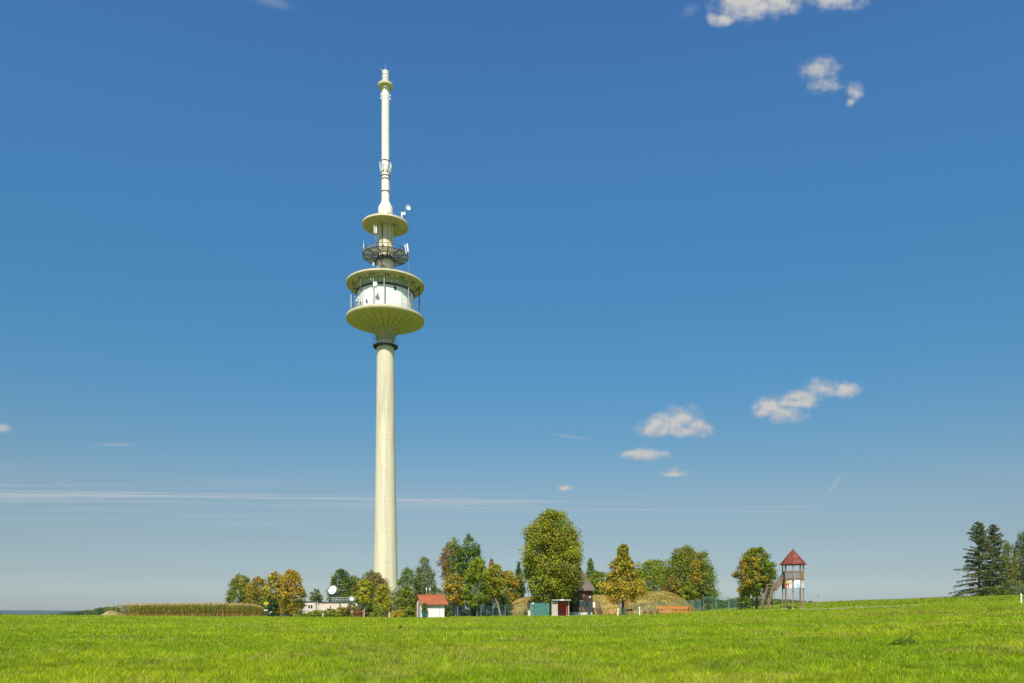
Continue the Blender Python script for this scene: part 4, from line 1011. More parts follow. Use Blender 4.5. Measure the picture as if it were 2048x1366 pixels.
# ------------------------------------------------------------------ lookout tower
lY=120.; kk=lY/F; lx,ly,lz=at(1586,lY)
o=LT=thing('lookout_tower','timber lookout tower with red pyramid roof and side staircase','tower',(lx,ly,lz),-R(19.5))
hv=lambda v:zz(v,lY)-lz
A0=0.; rp=19.6*kk; NV=8; ST=2*PI/NV
vert=[(rp*math.cos(A0+k*ST),rp*math.sin(A0+k*ST)) for k in range(NV)]
for k,(a_,b_) in enumerate(vert):
    mb=MB(); mb.box((a_,b_,hv(1129)/2),(.17,.17,hv(1129)),A0+k*ST); ps=mb.build('post',WOODG,o)
    mb=MB(); mb.box((a_,b_,.08),(.3,.3,.32),A0+k*ST); mb.build('footing',mat('pale_footing',(.62,.56,.46),.8),ps)
zf=hv(1159.5)
mb=MB(); mb.lathe([(0,zf-.04),(rp+.12,zf-.04),(rp+.12,zf+.06),(0,zf+.06)],NV,a0=A0); mb.build('floor',WOODG,o)
DW=mat('dark_brown_timber',(.14,.09,.065),.85,(.09,.06,.045),2)
mb=MB()
for k in range(NV):
    p=np.array(vert[k]);q=np.array(vert[(k+1)%NV]); mid=(p+q)/2; an=math.atan2(q[1]-p[1],q[0]-p[0]); mb.box((mid[0]*1.06,mid[1]*1.06,zf-.14),(np.linalg.norm(q-p)*1.12,.10,.22),an)
mb.build('floor_beam',DW,o)
for k in range(NV):
    p=np.array(vert[k]);q=np.array(vert[(k+1)%NV]); an=math.atan2(q[1]-p[1],q[0]-p[0]); mb=MB(); L=np.linalg.norm(q-p); mid=(p+q)/2
    if k==3: continue   # opening to the staircase (left)
    rh=hv(1143.5)-zf
    mb.box((mid[0],mid[1],zf+rh),(L,.10,.09),an); mb.box((mid[0],mid[1],zf+.16),(L,.06,.08),an)
    n=7
    for i in range(n): t=(i+.5)/n; c=p+(q-p)*t; mb.box((c[0],c[1],zf+rh/2+.05),(L/n*.5,.03,rh-.15),an)
    mb.build('railing',WOODG if k!=7 else mat('golden_brown_boards',(.36,.27,.13),.8),o)
re=25.5*kk; ze=hv(1128.5); za=hv(1098)
mb=MB(); mb.lathe([(0,ze-.02),(re,ze-.1),(re+.02,ze-.03),(.03,za)],NV,a0=A0)
REDR=mat('red_roof_sheeting',(.23,.05,.03),.7,(.15,.04,.03),1.6); mb.build('roof',REDR,o)
mb=MB(); mb.tube((0,0,za-.1),(0,0,za+.12),.05,.03); mb.build('finial',DARK,o)
# lighter repaired patches on the roof faces
def patch(du,v,w,hh):
    # point on the roof cone facing the viewer
    zc=hv(v); f=(za-zc)/(za-ze); an=None
    best=6 if du>0 else 5
    a_=A0+(best+.5)*ST; ri=re*f*math.cos(ST/2); nx_,ny_=math.cos(a_),math.sin(a_); tx,ty=-ny_,nx_
    s=(du*kk-nx_*ri)/tx if abs(tx)>.1 else 0
    sl=math.atan2(re*math.cos(ST/2),za-ze)
    mb=MB(); mb.box((nx_*(ri+.07)+tx*s,ny_*(ri+.07)+ty*s,zc),(w,.02,hh),a_+PI/2,-sl); mb.build('roof_patch',mat('bright_red_patch',(.42,.11,.08),.6),o)
patch(2,1114.5,.45,.22); patch(5,1112,.35,.2); patch(6,1119,.3,.14); patch(8,1124.5,1.0,.22); patch(-4,1121,.25,.12)
# banners under the floor
z1,z0_=hv(1161.5),hv(1177.5)
def facepanel(k,t0,t1,za_,zb_,m,name,parent=None,off=.13,th=.03):
    p=np.array(vert[k]);q=np.array(vert[(k+1)%NV]); an=math.atan2(q[1]-p[1],q[0]-p[0]); nrm=np.array((math.sin(an),-math.cos(an)))
    a_=p+(q-p)*t0; b_=p+(q-p)*t1; mid=(a_+b_)/2+nrm*off; mb=MB(); mb.box((mid[0],mid[1],(za_+zb_)/2),(np.linalg.norm(b_-a_),th,abs(za_-zb_)),an)
    return mb.build(name,m,parent or o)
BW=mat('white_banner',(.83,.83,.85),.5,(.76,.77,.8),1.)
facepanel(4,.05,.95,z1,z0_,mat('dark_teal_board',(.03,.075,.07),.5),'side_banner')
b1=facepanel(5,.08,.92,z1,z0_+.05,BW,'banner'); b2=facepanel(6,.08,.92,z1+.05,z0_+.12,BW,'banner'); b3=facepanel(7,.08,.92,z1,z0_+.12,BW,'banner')
YM=mat('banner_yellow',(.85,.55,.05),.5); RM=mat('banner_red',(.72,.04,.03),.5); BL=mat('banner_pale_blue',(.45,.58,.85),.5)
facepanel(5,.10,.52,z1,z1-.45,YM,'yellow_field',b1,.155,.012); facepanel(5,.10,.52,z1-.46,z0_+.03,RM,'red_field',b1,.155,.012)
p=np.array(vert[5]);q=np.array(vert[6]); an=math.atan2(q[1]-p[1],q[0]-p[0]); nr=np.array((math.sin(an),-math.cos(an))); cen=p+(q-p)*.31+nr*.168; tq=(q-p)/np.linalg.norm(q-p)
def pt(s,zv): return (cen[0]+tq[0]*s,cen[1]+tq[1]*s,zv)
zm=(z1-.46+z0_)/2
mb=MB(); mb.prism([pt(-.13,zm-.24),pt(-.10,zm),pt(-.04,zm+.08),pt(0,zm+.24),pt(.05,zm+.08),pt(.11,zm),pt(.13,zm-.24)],(nr[0]*.008,nr[1]*.008,0)); mb.build('emblem',WHITEG,b1)
for q_ in (.28,.42): facepanel(5,.58,.88,z1-q_,z1-q_-.04,GREY,'text_line',b1,.155,.012)
facepanel(6,.42,.88,z1-.55,z0_+.16,BL,'blue_field',b2,.155,.012); facepanel(7,.3,.7,z1-.2,z1-.35,GREY,'logo',b3,.155,.012)
# cross ties
mb=MB()
for k in (5,6): 
    p,q=vert[k],vert[(k+1)%NV]; mb.tube((p[0],p[1],.3),(q[0],q[1],z0_-.1),.018,n=4); mb.tube((q[0],q[1],.3),(p[0],p[1],z0_-.1),.018,n=4)
mb.build_each('cross_tie',GREY,o)
# staircase: upper flight from the left side of the platform down to a landing, lower flight to the front left
lxz=hv(1181); Lx=-40*kk; X0=-18.0*kk
st=MB(); 
def flight(p0,p1,wd,nst,name):
    p0=np.array(p0,float);p1=np.array(p1,float); d=(p1-p0); dh=d.copy(); dh[2]=0; dh/=np.linalg.norm(dh); sd=np.array((-dh[1],dh[0],0))
    for s_ in (-1,1):
        a_=p0+sd*s_*wd/2; b_=p1+sd*s_*wd/2
        mb=MB(); mb.prism([tuple(a_+(0,0,-.20)),tuple(b_+(0,0,-.20)),tuple(b_+(0,0,.42)),tuple(a_+(0,0,.42))],tuple(sd*.06)); mb.build('stringer',WOODG,o)
        mb=MB(); mb.prism([tuple(a_+(0,0,.92)),tuple(b_+(0,0,.92)),tuple(b_+(0,0,1.02)),tuple(a_+(0,0,1.02))],tuple(sd*.08))
        n=int(np.linalg.norm(d)/.16)
        for i in range(n+1):
            c=a_+(b_-a_)*i/n; mb.box((c[0],c[1],c[2]+.53),(.07,.03,.86),math.atan2(dh[1],dh[0]))
        mb.build('handrail',WOODG,o)
    for i in range(nst):
        c=p0+d*(i+.5)/nst; mb=MB(); mb.box(tuple(c),(.26,wd,.05),math.atan2(dh[1],dh[0])); mb.build('tread',DW,o)
flight((X0,.25,zf),(Lx+.35,-.3,lxz),.9,8,'upper')
mb=MB(); mb.box((Lx-.15,-.6,lxz),(1.1,1.15,.12)); mb.build('landing',DW,o)
flight((Lx-.20,-1.15,lxz),(Lx-1.0,-3.3,.05),.92,11,'lower')
for (a_,b_) in ((Lx+.35,-.1),(Lx+.35,-1.1),(Lx-.65,-.1),(Lx+.05,-.1)):
    mb=MB(); mb.box((a_,b_,lxz/2),(.10,.10,lxz)); mb.build('landing_post',WOODG,o)
mb=MB(); 
for q in (.5,.95): mb.box((Lx-.15,-.05,lxz+q),(1.1,.05,.09)); mb.box((Lx-.68,-.55,lxz+q),(.05,1.05,.09))
mb.build_each('landing_rail',WOODG,o)

# ------------------------------------------------------------------ trees
T1='trees around the buildings'
tree('broadleaf_tree','green round tree standing behind the maize, left end of the row',482,166,1145,58,'dome',OLIVE,GREEN,.5,bot=1226,group=T1,seed=3,side='bottom')
tree('broadleaf_tree','olive and rusty tree rising behind the right end of the maize',516,163,1151,52,'dome',OLIVE,ORANGE,.35,'top',bot=1226,group=T1,seed=4)
tree('broadleaf_tree','golden orange bushy tree right of the yellow direction sign',551,134,1141,52,'dome',GOLD,GREEN,.45,'bottom',bot=1226,group=T1,seed=5)
tree('broadleaf_tree','rusty topped bushy tree in front of the left end of the service building',583,132,1137,58,'egg',OLIVE,ORANGE,.6,'top',bot=1230,group=T1,seed=6)
tree('broadleaf_tree','small sparse green tree seen over the service building roof',632,185,1177,26,'egg',GREYG,None,bot=1212,group=T1,airy=.5,seed=7,leaf=.3)
tree('broadleaf_tree','dark green tree behind the large white satellite dish',683,162,1134,56,'egg',GREEN,DKG,.4,bot=1222,group=T1,seed=8)
tree('broadleaf_tree','green tree filling the gap between the white dish and the rusty-topped tree',709,164,1149,44,'dome',GREEN,OLIVE,.4,bot=1224,group=T1,seed=38)
tree('broadleaf_tree','round green tree with rusty top just left of the tall tower base',745,152,1139,74,'egg',GREEN,RUST,.35,'top',bot=1224,group=T1,seed=9)
tree('broadleaf_tree','slender yellow-green tree with bare forked stems left of the tall tower',729,128,1155,32,'egg',YGREEN,YEL,.3,bot=1210,group=T1,bark=BARKP,trunks=((0,.2),(-.1,-.9)),seed=10)
tree('broadleaf_tree','compact green and golden tree directly before the tall tower base',764,138,1164,42,'dome',YGREEN,GOLD,.25,'top',bot=1226,group=T1,seed=11)
tree('birch_tree','grey-green feathery birch immediately right of the tall tower',815,147,1133,52,'egg',GREYG,GREEN,.3,bot=1222,group=T1,airy=.7,bark=BARKP,leaf=.24,seed=12)
tree('birch_tree','taller grey-green feathery birch behind the white hut roof',849,150,1113,50,'egg',GREYG,GREEN,.3,'bottom',bot=1222,group=T1,airy=.7,bark=BARKP,leaf=.24,seed=13)
tree('broadleaf_tree','deep green bush filling the gap behind the white hut left wall',815,128,1168,36,'dome',GREEN,OLIVE,.4,bot=1230,group=T1,seed=14)
tree('poplar_tree','airy tall poplar with reddish leaves behind the right end of the hut',905,150,1077,52,'egg',GREEN,RUST,.35,'left',bot=1165,group=T1,airy=.6,seed=15)
tree('poplar_tree','tallest dark green poplar of the airy clump right of the hut',940,152,1070,54,'egg',GREEN,DKG,.4,bot=1170,group=T1,airy=.5,seed=16)
tree('broadleaf_tree','golden orange young tree with thin pale trunks right of the white hut',908,126,1143,52,'egg',ORANGE,OLIVE,.45,bot=1207,group=T1,bark=BARKP,trunks=((-.55,-.3),(.3,.3),(.9,.5)),tr=.6,seed=17)
tree('broadleaf_tree','fresh green tree on a slightly leaning pale trunk behind the wire fence',955,122,1112,54,'egg',YGREEN,GREEN,.6,bot=1208,group=T1,bark=BARKP,trunks=((-.1,.5),),tr=.7,seed=18)
tree('broadleaf_tree','yellow-green tree on a strongly leaning trunk left of the grass mound',990,124,1124,44,'spread',YGREEN,YEL,.3,bot=1196,group=T1,bark=BARKP,trunks=((.9,-1.6),),seed=19)
tree('broadleaf_tree','pinkish brown tree crown peeping up behind the leaning yellow-green tree',983,152,1115,38,'cone',RUST,ORANGE,.4,bot=1200,group=T1,airy=.3,seed=20)
tree('broadleaf_tree','orange tree standing at the left foot of the grass mound',1017,144,1136,48,'dome',ORANGE,GREEN,.4,'bottom',bot=1218,group=T1,seed=21)
tree('broadleaf_tree','small dark tree squeezed between the orange tree and the big tree',1037,150,1122,30,'cone',DKG,GREEN,.4,bot=1215,group=T1,seed=22)
tree('linden_tree','largest tree, dense egg-shaped crown over the bus shelter',1105,121,1016,130,'oval',YGREEN,OLIVE,.55,rag=.5,bot=1197,group=T1,n=46000,leaf=.25,tr=1.1,seed=23,limbs=22)
tree('broadleaf_tree','narrow grey-green tree top just right of the big linden crown',1181,164,1109,34,'cone',GREYG,GREEN,.4,bot=1215,group=T1,seed=24)
tree('broadleaf_tree','bright green bushy tree between the wooden house roof and the yellow maple',1197,158,1138,58,'dome',YGREEN,GREEN,.6,bot=1215,group=T1,seed=25)
tree('maple_tree','yellow-orange maple with pointed crown among the benches',1246,112,1083,82,'tiers',GOLD,OLIVE,.5,'top',bot=1203,group=T1,n=17000,rag=.85,seed=26,bark=BARK,tr=1.1)
tree('broadleaf_tree','mid green rounded tree behind the yellow maple right side',1308,168,1115,84,'dome',GREEN,YGREEN,.5,bot=1200,group=T1,seed=27)
tree('broadleaf_tree','tall dome-shaped green tree with brown top behind the right mound',1368,158,1087,90,'dome',GREEN,OLIVE,.5,'top',bot=1212,group=T1,seed=28)
tree('broadleaf_tree','looser gold-flecked tree forming the right edge of the grove',1406,150,1102,56,'egg',GREEN,ORANGE,.35,'left',bot=1212,group=T1,airy=.35,seed=29)
tree('broadleaf_tree','rust brown low tree behind the crest of the right mound',1345,146,1150,44,'dome',RUST,OLIVE,.4,bot=1212,group=T1,seed=30)
tree('broadleaf_tree','bright green low tree by the right shoulder of the mound',1374,142,1158,34,'dome',YGREEN,GREEN,.5,bot=1220,group=T1,seed=31)
tree('broadleaf_tree','dark low tree filling the gap behind the tall mesh gate left post',1408,146,1160,40,'dome',OLIVE,DKG,.5,bot=1220,group=T1,seed=32)
tree('maple_tree','round maple with orange left side next to the lookout tower',1513,126,1089,74,'egg',GREEN,ORANGE,.26,'left',bot=1190,group=T1,n=17000,tr=1.15,seed=33,bark=BARK)
tree('broadleaf_tree','small bushy tree behind the fence below the round maple',1489,150,1181,30,'dome',GREEN,OLIVE,.4,bot=1222,group=T1,seed=34)
tree('broadleaf_tree','low dark tree behind the mesh gate on the horizon',1440,230,1199,26,'dome',DKG,GREEN,.4,bot=1222,seed=35)
conifer('spruce_tree','tall spruce with drooping branches, left one of the right-hand pair',1958,188,1043,108,'spruces at the right edge',3,.0)
conifer('spruce_tree','darker slimmer spruce close behind the tall drooping spruce',1987,191,1048,84,'spruces at the right edge',4)
tree('broadleaf_tree','thin yellowing tree just right of the two spruces',2018,184,1082,34,'egg',GREYG,OLIVE,.35,bot=1165,airy=.7,bark=BARKP,seed=36,n=6000)
tree('broadleaf_tree','grey-green tall tree cut by the right edge of the picture',2050,186,1060,52,'egg',GREYG,DKG,.4,bot=1170,airy=.5,seed=37)
shrub('dark green thicket at the foot of the right-edge trees',2030,182,1158,56,OLIVE,DKG,.4,group=None)
shrub('low green bush under the right spruce',1985,184,1172,40,DKG,GREEN,.4,group=None)
# shrubs along the road
shrub('dark shaded shrub beneath the golden tree beside the sign',545,131.5,1196,22,DKG,None)
shrub('low green shrub at the left wall of the service building',612,131,1226,30,GREEN,OLIVE,.4)
shrub('low green shrub below the small windows of the service building',634,132,1219,30,GREEN,YGREEN,.4)
shrub('mixed green shrub in the middle of the service building wall',660,132,1216,26,OLIVE,GREEN,.5)
shrub('rust and green shrub below the small roof dish',682,131,1213,28,GREEN,ORANGE,.3)
shrub('taller pointed shrub at the right corner of the service building',703,131,1205,26,GREEN,RUST,.3)
shrub('dark red shrub right of the service building corner',724,129,1216,22,REDS,None)
shrub('second dark red shrub under the round rusty-topped tree',742,129,1217,18,REDS,GREEN,.3)
shrub('bright green shrub left of the middle marker post',757,128,1216,22,YGREEN,GREEN,.5)
shrub('reddish green shrub directly behind the middle marker post',773,128,1219,20,RUST,GREEN,.4)
shrub('golden yellow shrub left of the white hut',800,123,1219,30,YEL,ORANGE,.3)
shrub('green shrub touching the left wall of the white hut',819,122,1213,22,GREEN,OLIVE,.3)
shrub('green hedge bush at the right wall of the white hut',890,121,1200,20,GREEN,DKG,.3)
for i,(u,w_,lb) in enumerate(((905,40,'behind the thin pale trunks nearest the hut'),(932,34,'behind the middle of the fence'),(962,34,'behind the leaning pale trunk'),(1000,36,'at the foot of the leaning yellow-green tree'))):
    shrub('deep green undergrowth bush '+lb,u,130,1186-(i%2)*7,w_*1.15,DKG,GREEN,.4,group='undergrowth behind the wire fence')
for i,(u,w_,v,lb) in enumerate(((700,50,1180,'behind the service building railing'),(785,40,1178,'at the foot of the tall tower'),(870,44,1172,'behind the hut ridge'))):
    shrub('dark bush '+lb,u,156,v,w_,DKG,GREEN,.5,group='dark bushes at the tower foot')
shrub('low roadside bush right behind the flat building roof edge',640,158,1207,34,DKG,None)

# far-off woods read as one mass
def wood(label,u0,u1,Y,tops,n,dark=DKG,rnd=.4):
    rs=np.random.default_rng(int(u0)+100); P=[];Nn=[];S=[];C=[]
    for i in range(n):
        u=rs.uniform(u0,u1); y=Y*rs.uniform(.95,1.12); X=px(u,y); z0=g(X,y); top=zz(np.interp(u,[t[0] for t in tops],[t[1] for t in tops])+rs.uniform(-1,2.5),y); H=max(top-z0,2)
        con=rs.uniform()<.5; w=H*(.16 if con else .28); m=130
        t=rs.uniform(0,1,m); r=(w*(1-t)+.1) if con else w*np.sqrt(np.clip(1-(2*t-1)**2,0,1))+.2
        a_=rs.uniform(0,6.28,m); P.append(np.stack([X+r*np.cos(a_),y+r*np.sin(a_),z0+H*(.02+.98*t)],1)); Nn.append(rs.normal(size=(m,3))+np.array((0,-.4,.5))); S.append(np.full(m,H*.11)*rs.uniform(.6,1.3,m)*(1.2-.6*t*con))
        base=dark[rs.integers(0,4)] if con else (dark[rs.integers(0,4)]*.6+GREEN[rs.integers(0,4)]*.4); C.append(base*rs.uniform(.7,1.3,(m,1)))
    V_,F_=leafgeo(np.concatenate(P),np.concatenate(Nn),np.concatenate(S)); o=npmesh('distant_wood',V_,F_,CONF,np.repeat(np.concatenate(C),4,0)); tag(o,label,'wood',kind='stuff')
wood('dark distant wood on the horizon left of the maize',92,238,700,[(92,1229),(120,1226),(160,1222),(180,1219.5),(200,1215.5),(238,1213)],160)
wood('tiny dark wood at the far left edge of the horizon',-60,16,600,[(-60,1218),(0,1226),(16,1230)],50)
wood('distant wood on the horizon behind gate and lookout tower',1385,1690,520,[(1385,1196),(1450,1201),(1470,1197),(1500,1198),(1560,1199),(1610,1201),(1640,1206),(1690,1211)],230)
# low crop on the right rise
def crop():
    rs=np.random.default_rng(9); n=26000; u=rs.uniform(1560,2100,n); Y=rs.uniform(122,215,n); X=px(u,Y); Zg=G(X,Y)
    P=np.stack([X,Y,Zg+rs.uniform(0.02,.45,n)],1); Nn=rs.normal(size=(n,3))+np.array((0,-.3,.8)); c=np.array(((.26,.36,.02),(.34,.42,.025),(.18,.27,.02),(.40,.41,.05)))[rs.integers(0,4,n)]*rs.uniform(.8,1.2,(n,1))
    V_,F_=leafgeo(P,Nn,rs.uniform(.18,.34,n)); o=npmesh('field_crop',V_,F_,GRS,np.repeat(c,4,0)); tag(o,'low leafy crop on the rise behind the lookout tower','crop',kind='stuff')
crop()

# ------------------------------------------------------------------ grass
def grass():
    rs=np.random.default_rng(21); Vs=[];Cs=[]
    bands=[(13,24,350000,.17,.017),(24,36,305000,.165,.022),(36,58,280000,.16,.032),(58,90,250000,.15,.046),(90,135,225000,.15,.065),(135,230,70000,.2,.10)]
    for (y0,y1,n,hh,ww) in bands:
        Y=np.sqrt(rs.uniform(y0*y0,y1*y1,n)); u=rs.uniform(-420,2470,n)
        if y0>=135: u=rs.uniform(-300,2350,n)
        X=px(u,Y)
        keep=np.ones(n,bool)
        # leave the road, the path and the building sites free
        rp_=np.array(roadpts)
        def dist(X,Y):
            d=np.full(len(X),1e9)
            for a_,b_ in zip(rp_,rp_[1:]):
                ab=b_-a_; t=np.clip(((X-a_[0])*ab[0]+(Y-a_[1])*ab[1])/(ab@ab),0,1); d=np.minimum(d,np.hypot(X-a_[0]-ab[0]*t,Y-a_[1]-ab[1]*t))
            return d
        keep&=~((Y>108.5)&(Y<116)&(u>1105)&(u<1345)&(rs.uniform(0,1,n)>.12))
        keep&=~((Y>99)&(Y<107.5)&(u>1625)&(u<1825)&(rs.uniform(0,1,n)>.10))
        X,Y,u=X[keep],Y[keep],u[keep]; n=len(X); Zg=G(X,Y)
        big=fbm(X*.05+9,Y*.05,1); mid=fbm(X*.22,Y*.22,4); fine=fbm(X*1.3,Y*1.3,8); streak=fbm(X*.05+3,Y*.35,12); clump=vnoise(X*2.6,Y*2.6,20)
        sz=.55+.9*clump*fine*1.6
        H=hh*sz*rs.uniform(.6,1.45,n)*(.8+.5*mid); Wd=ww*rs.uniform(.6,1.4,n)
        a_=rs.uniform(0,2*PI,n); tx,ty=np.cos(a_),np.sin(a_); la=rs.uniform(0,2*PI,n); lm=H*rs.uniform(.1,.75,n)
        base=np.stack([X,Y,Zg-.01],1)
        A=base+np.stack([tx*Wd/2,ty*Wd/2,np.zeros(n)],1); B_=base-np.stack([tx*Wd/2,ty*Wd/2,np.zeros(n)],1)
        Tt=base+np.stack([lm*np.cos(la),lm*np.sin(la),H],1)
        Mv=base*.5+Tt*.5+np.stack([-.12*lm*np.cos(la),-.12*lm*np.sin(la),H*.12],1)
        M1=Mv+np.stack([tx*Wd*.42,ty*Wd*.42,np.zeros(n)],1); M2=Mv-np.stack([tx*Wd*.42,ty*Wd*.42,np.zeros(n)],1)
        # quad + pointed tip as two quads (tip degenerate-free by a narrow end)
        T1_=Tt+np.stack([tx*Wd*.08,ty*Wd*.08,np.zeros(n)],1)
        c0=np.array((.31,.43,.012)); c1=np.array((.43,.50,.018)); c2=np.array((.22,.35,.012)); c3=np.array((.50,.39,.13)); c4=np.array((.36,.28,.07))
        w1=np.clip((mid-.42)*3.2,0,1)[:,None]; w2=np.clip((.46-streak)*5,0,1)[:,None]*.8; c=c0*(1-w1)+c1*w1; c=c*(1-w2)+c2*w2
        w4=np.clip((big-.56)*6,0,1)[:,None]*.35; c=c*(1-w4)+c1*w4
        dk=np.clip((fbm(X*.35+40,Y*.8+11,31)-.66)*6,0,1)[:,None]*.4; c=c*(1-dk)+np.array((.075,.16,.015))*dk
        ditch=np.clip(1.6-np.abs(Y-64+2.5*(mid-.5))/3.2,0,1)*np.clip((u-1600)/150,0,1)*np.clip((fbm(X*.35,Y*.15,61)-.34)*5,0,1)*np.clip((fine-.22)*3.2,0,1); ditch=ditch[:,None]*.8; c=c*(1-ditch)+c4*ditch*.85
        dry=(rs.uniform(0,1,n)<.07+.45*np.clip((fbm(X*.3+70,Y*.3,15)-.51)*5,0,1)*.62); c=np.where(dry[:,None],c3,c)
        cl2=fbm(X*2.2+9,Y*1.4,77)[:,None]; md2=fbm(X*.55+31,Y*.4,91)[:,None]; c=c*(.52+.82*cl2+.32*md2)*rs.uniform(.6,1.35,(n,1))*(1+rs.uniform(-.1,.1,(n,3)))
        H2=ditch[:,0]*.34*clump; Tt[:,2]+=H2; T1_[:,2]+=H2
        Vs.append(np.stack([A,M1,M2,B_,M1+0,T1_,Tt,M2+0],1).reshape(-1,3)); Cs.append(np.repeat(c,8,0))
    V_=np.concatenate(Vs); C_=np.concatenate(Cs); n=len(V_)//4
    o=npmesh('meadow_grass',V_,np.arange(4*n).reshape(-1,4),GRS,C_); tag(o,'bright yellow-green meadow grass filling the foreground','grass',kind='stuff')
    # specks of clover and dandelion heads
    n=2600; Y=np.sqrt(rs.uniform(15**2,80**2,n)); u=rs.uniform(-60,2110,n); X=px(u,Y); k_=fbm(X*.2+5,Y*.2,44)>.5; X,Y=X[k_],Y[k_]; n=len(X)
    P=np.stack([X,Y,G(X,Y)+rs.uniform(.10,.2,n)],1); pick=rs.uniform(0,1,n); c=np.where(pick[:,None]<.22,np.array((.75,.60,.03)),np.array((.50,.46,.34)))
    V_,F_=leafgeo(P,np.tile((0,-.5,1.),(n,1))+rs.normal(size=(n,3))*.2,rs.uniform(.03,.055,n),1.4); o=npmesh('meadow_flowers',V_,F_,GRS,np.repeat(c,4,0)); tag(o,'tiny pale and yellow flower heads scattered in the meadow grass','flowers',kind='stuff')
grass()
def weed(label,u,Y,hpx,w,spike=False):
    c=at(u,Y); H=hpx*Y/F; W=w*Y/F; o=thing('weed_clump',label,'weed',c,0,'dark weed clumps in the meadow'); rs=np.random.default_rng(int(u)); n=int(230)
    a_=rs.uniform(0,6.28,n); r=rs.uniform(0,1,n)**.7*W/2; hh=rs.uniform(.05,1,n)**1.3*H*(1.1-.7*r/(W/2)); P=np.stack([r*np.cos(a_)*1.25,r*np.sin(a_),hh*.9],1)
    cc=np.array(((.08,.17,.015),(.12,.23,.02),(.06,.12,.015)))[rs.integers(0,3,n)]*rs.uniform(.8,1.2,(n,1)); V_,F_=leafgeo(P,rs.normal(size=(n,3))+np.array((0,0,.5)),rs.uniform(.05,.16,n),.45); npmesh('leaves',V_,F_,FOL,np.repeat(cc,4,0),o)
    mb=MB()
    for i in range(14): q=rs.uniform(-W/2,W/2); mb.tube((q,0,0),(q*1.2,0,H*rs.uniform(.6,1)),.006,.004,4)
    if spike: mb.tube((W*.25,0,0),(W*.3,0,H*1.35),.016,.008,5)
    mb.build('stems',mat('weed_stem',(.10,.09,.03),.9),o)
weed('dark weed clump with tall spike in the right part of the meadow',1810,30,26,44,True)
weed('narrow dark dock stalk standing right of centre near the bottom edge',1710,22,20,6,True)
weed('broad dark weed patch near the bottom right of the meadow',1575,19.5,20,50)
weed('small reddish dock stalk left of centre before the shrubs',800,52,14,6,True)

# ------------------------------------------------------------------ sky
SE=R(46); az=R(184.5)   # sun behind the camera, slightly to the left
sv=np.array((math.sin(az)*math.cos(SE),math.cos(az)*math.cos(SE),math.sin(SE)))
w=bpy.data.worlds.new('World'); scene.world=w; w.use_nodes=True; nt=w.node_tree; k=N(nt)
bg=nt.nodes['Background']
sk=k.n('ShaderNodeTexSky'); sk.sky_type='NISHITA'; sk.sun_disc=False; sk.sun_elevation=SE; sk.sun_rotation=az; sk.altitude=600; sk.air_density=1.; sk.dust_density=.6; sk.ozone_density=2.5
tc=k.n('ShaderNodeTexCoord'); sp=k.n('ShaderNodeSeparateXYZ'); k.l(tc.outputs['Generated'],sp.inputs[0])
yy=k.m('MAXIMUM',sp.outputs[1],.02); PX=k.m('MULTIPLY',k.m('DIVIDE',sp.outputs[0],yy),F); PZ=k.m('MULTIPLY',k.m('DIVIDE',sp.outputs[2],yy),F)
cv=k.n('ShaderNodeCombineXYZ'); k.l(PX,cv.inputs[0]); k.l(PZ,cv.inputs[1])
def cell(u,v,ru,rv,s=1.):
    a_=k.n('ShaderNodeVectorMath',operation='SUBTRACT'); k.l(cv.outputs[0],a_.inputs[0]); a_.inputs[1].default_value=(u-1024,HV-v,0)
    b_=k.n('ShaderNodeVectorMath',operation='MULTIPLY'); k.l(a_.outputs[0],b_.inputs[0]); b_.inputs[1].default_value=(1/ru,1/rv,0)
    c_=k.n('ShaderNodeVectorMath',operation='LENGTH'); k.l(b_.outputs[0],c_.inputs[0]); return k.m('SUBTRACT',s,c_.outputs['Value'])
def union(L):
    r=None
    for e in L: r=e if r is None else k.m('MAXIMUM',r,e)
    return r
solid=union([cell(*q) for q in ((1333,846,46,24),(1362,834,38,24),(1398,856,34,20),(1312,862,34,14),(1370,864,50,12),(1286,909,52,12),(1290,904,26,12),(1348,948,30,8),(1346,942,14,9),
   (1536,812,30,20),(1570,828,42,20),(1598,794,50,17),(1648,776,42,19),(1690,780,30,16),(1590,806,44,14),(1530,826,26,10),
   (1500,6,72,36),(1470,12,40,34),(1560,4,50,26),(1668,0,60,22),(1450,38,26,14),(1132,975,17,7))])
soft=union([cell(*q) for q in ((1638,142,44,32),(1650,165,36,24),(1712,186,22,20),(1702,204,14,12),(1426,38,16,14),(8,857,18,12))])
n1=k.noise(cv.outputs[0],.026,7,.52); n2=k.noise(cv.outputs[0],.075,5,.5)
nn=k.m('ADD',k.m('MULTIPLY',k.m('SUBTRACT',n1,.5),1.9),k.m('MULTIPLY',k.m('SUBTRACT',n2,.5),.45))
c1=k.ramp(k.m('ADD',solid,nn),-.26,.85)
c2=k.m('MULTIPLY',k.ramp(k.m('ADD',soft,nn),-.15,1.0),.75)
cl=k.m('MAXIMUM',k.m('MULTIPLY',c1,.95),c2)
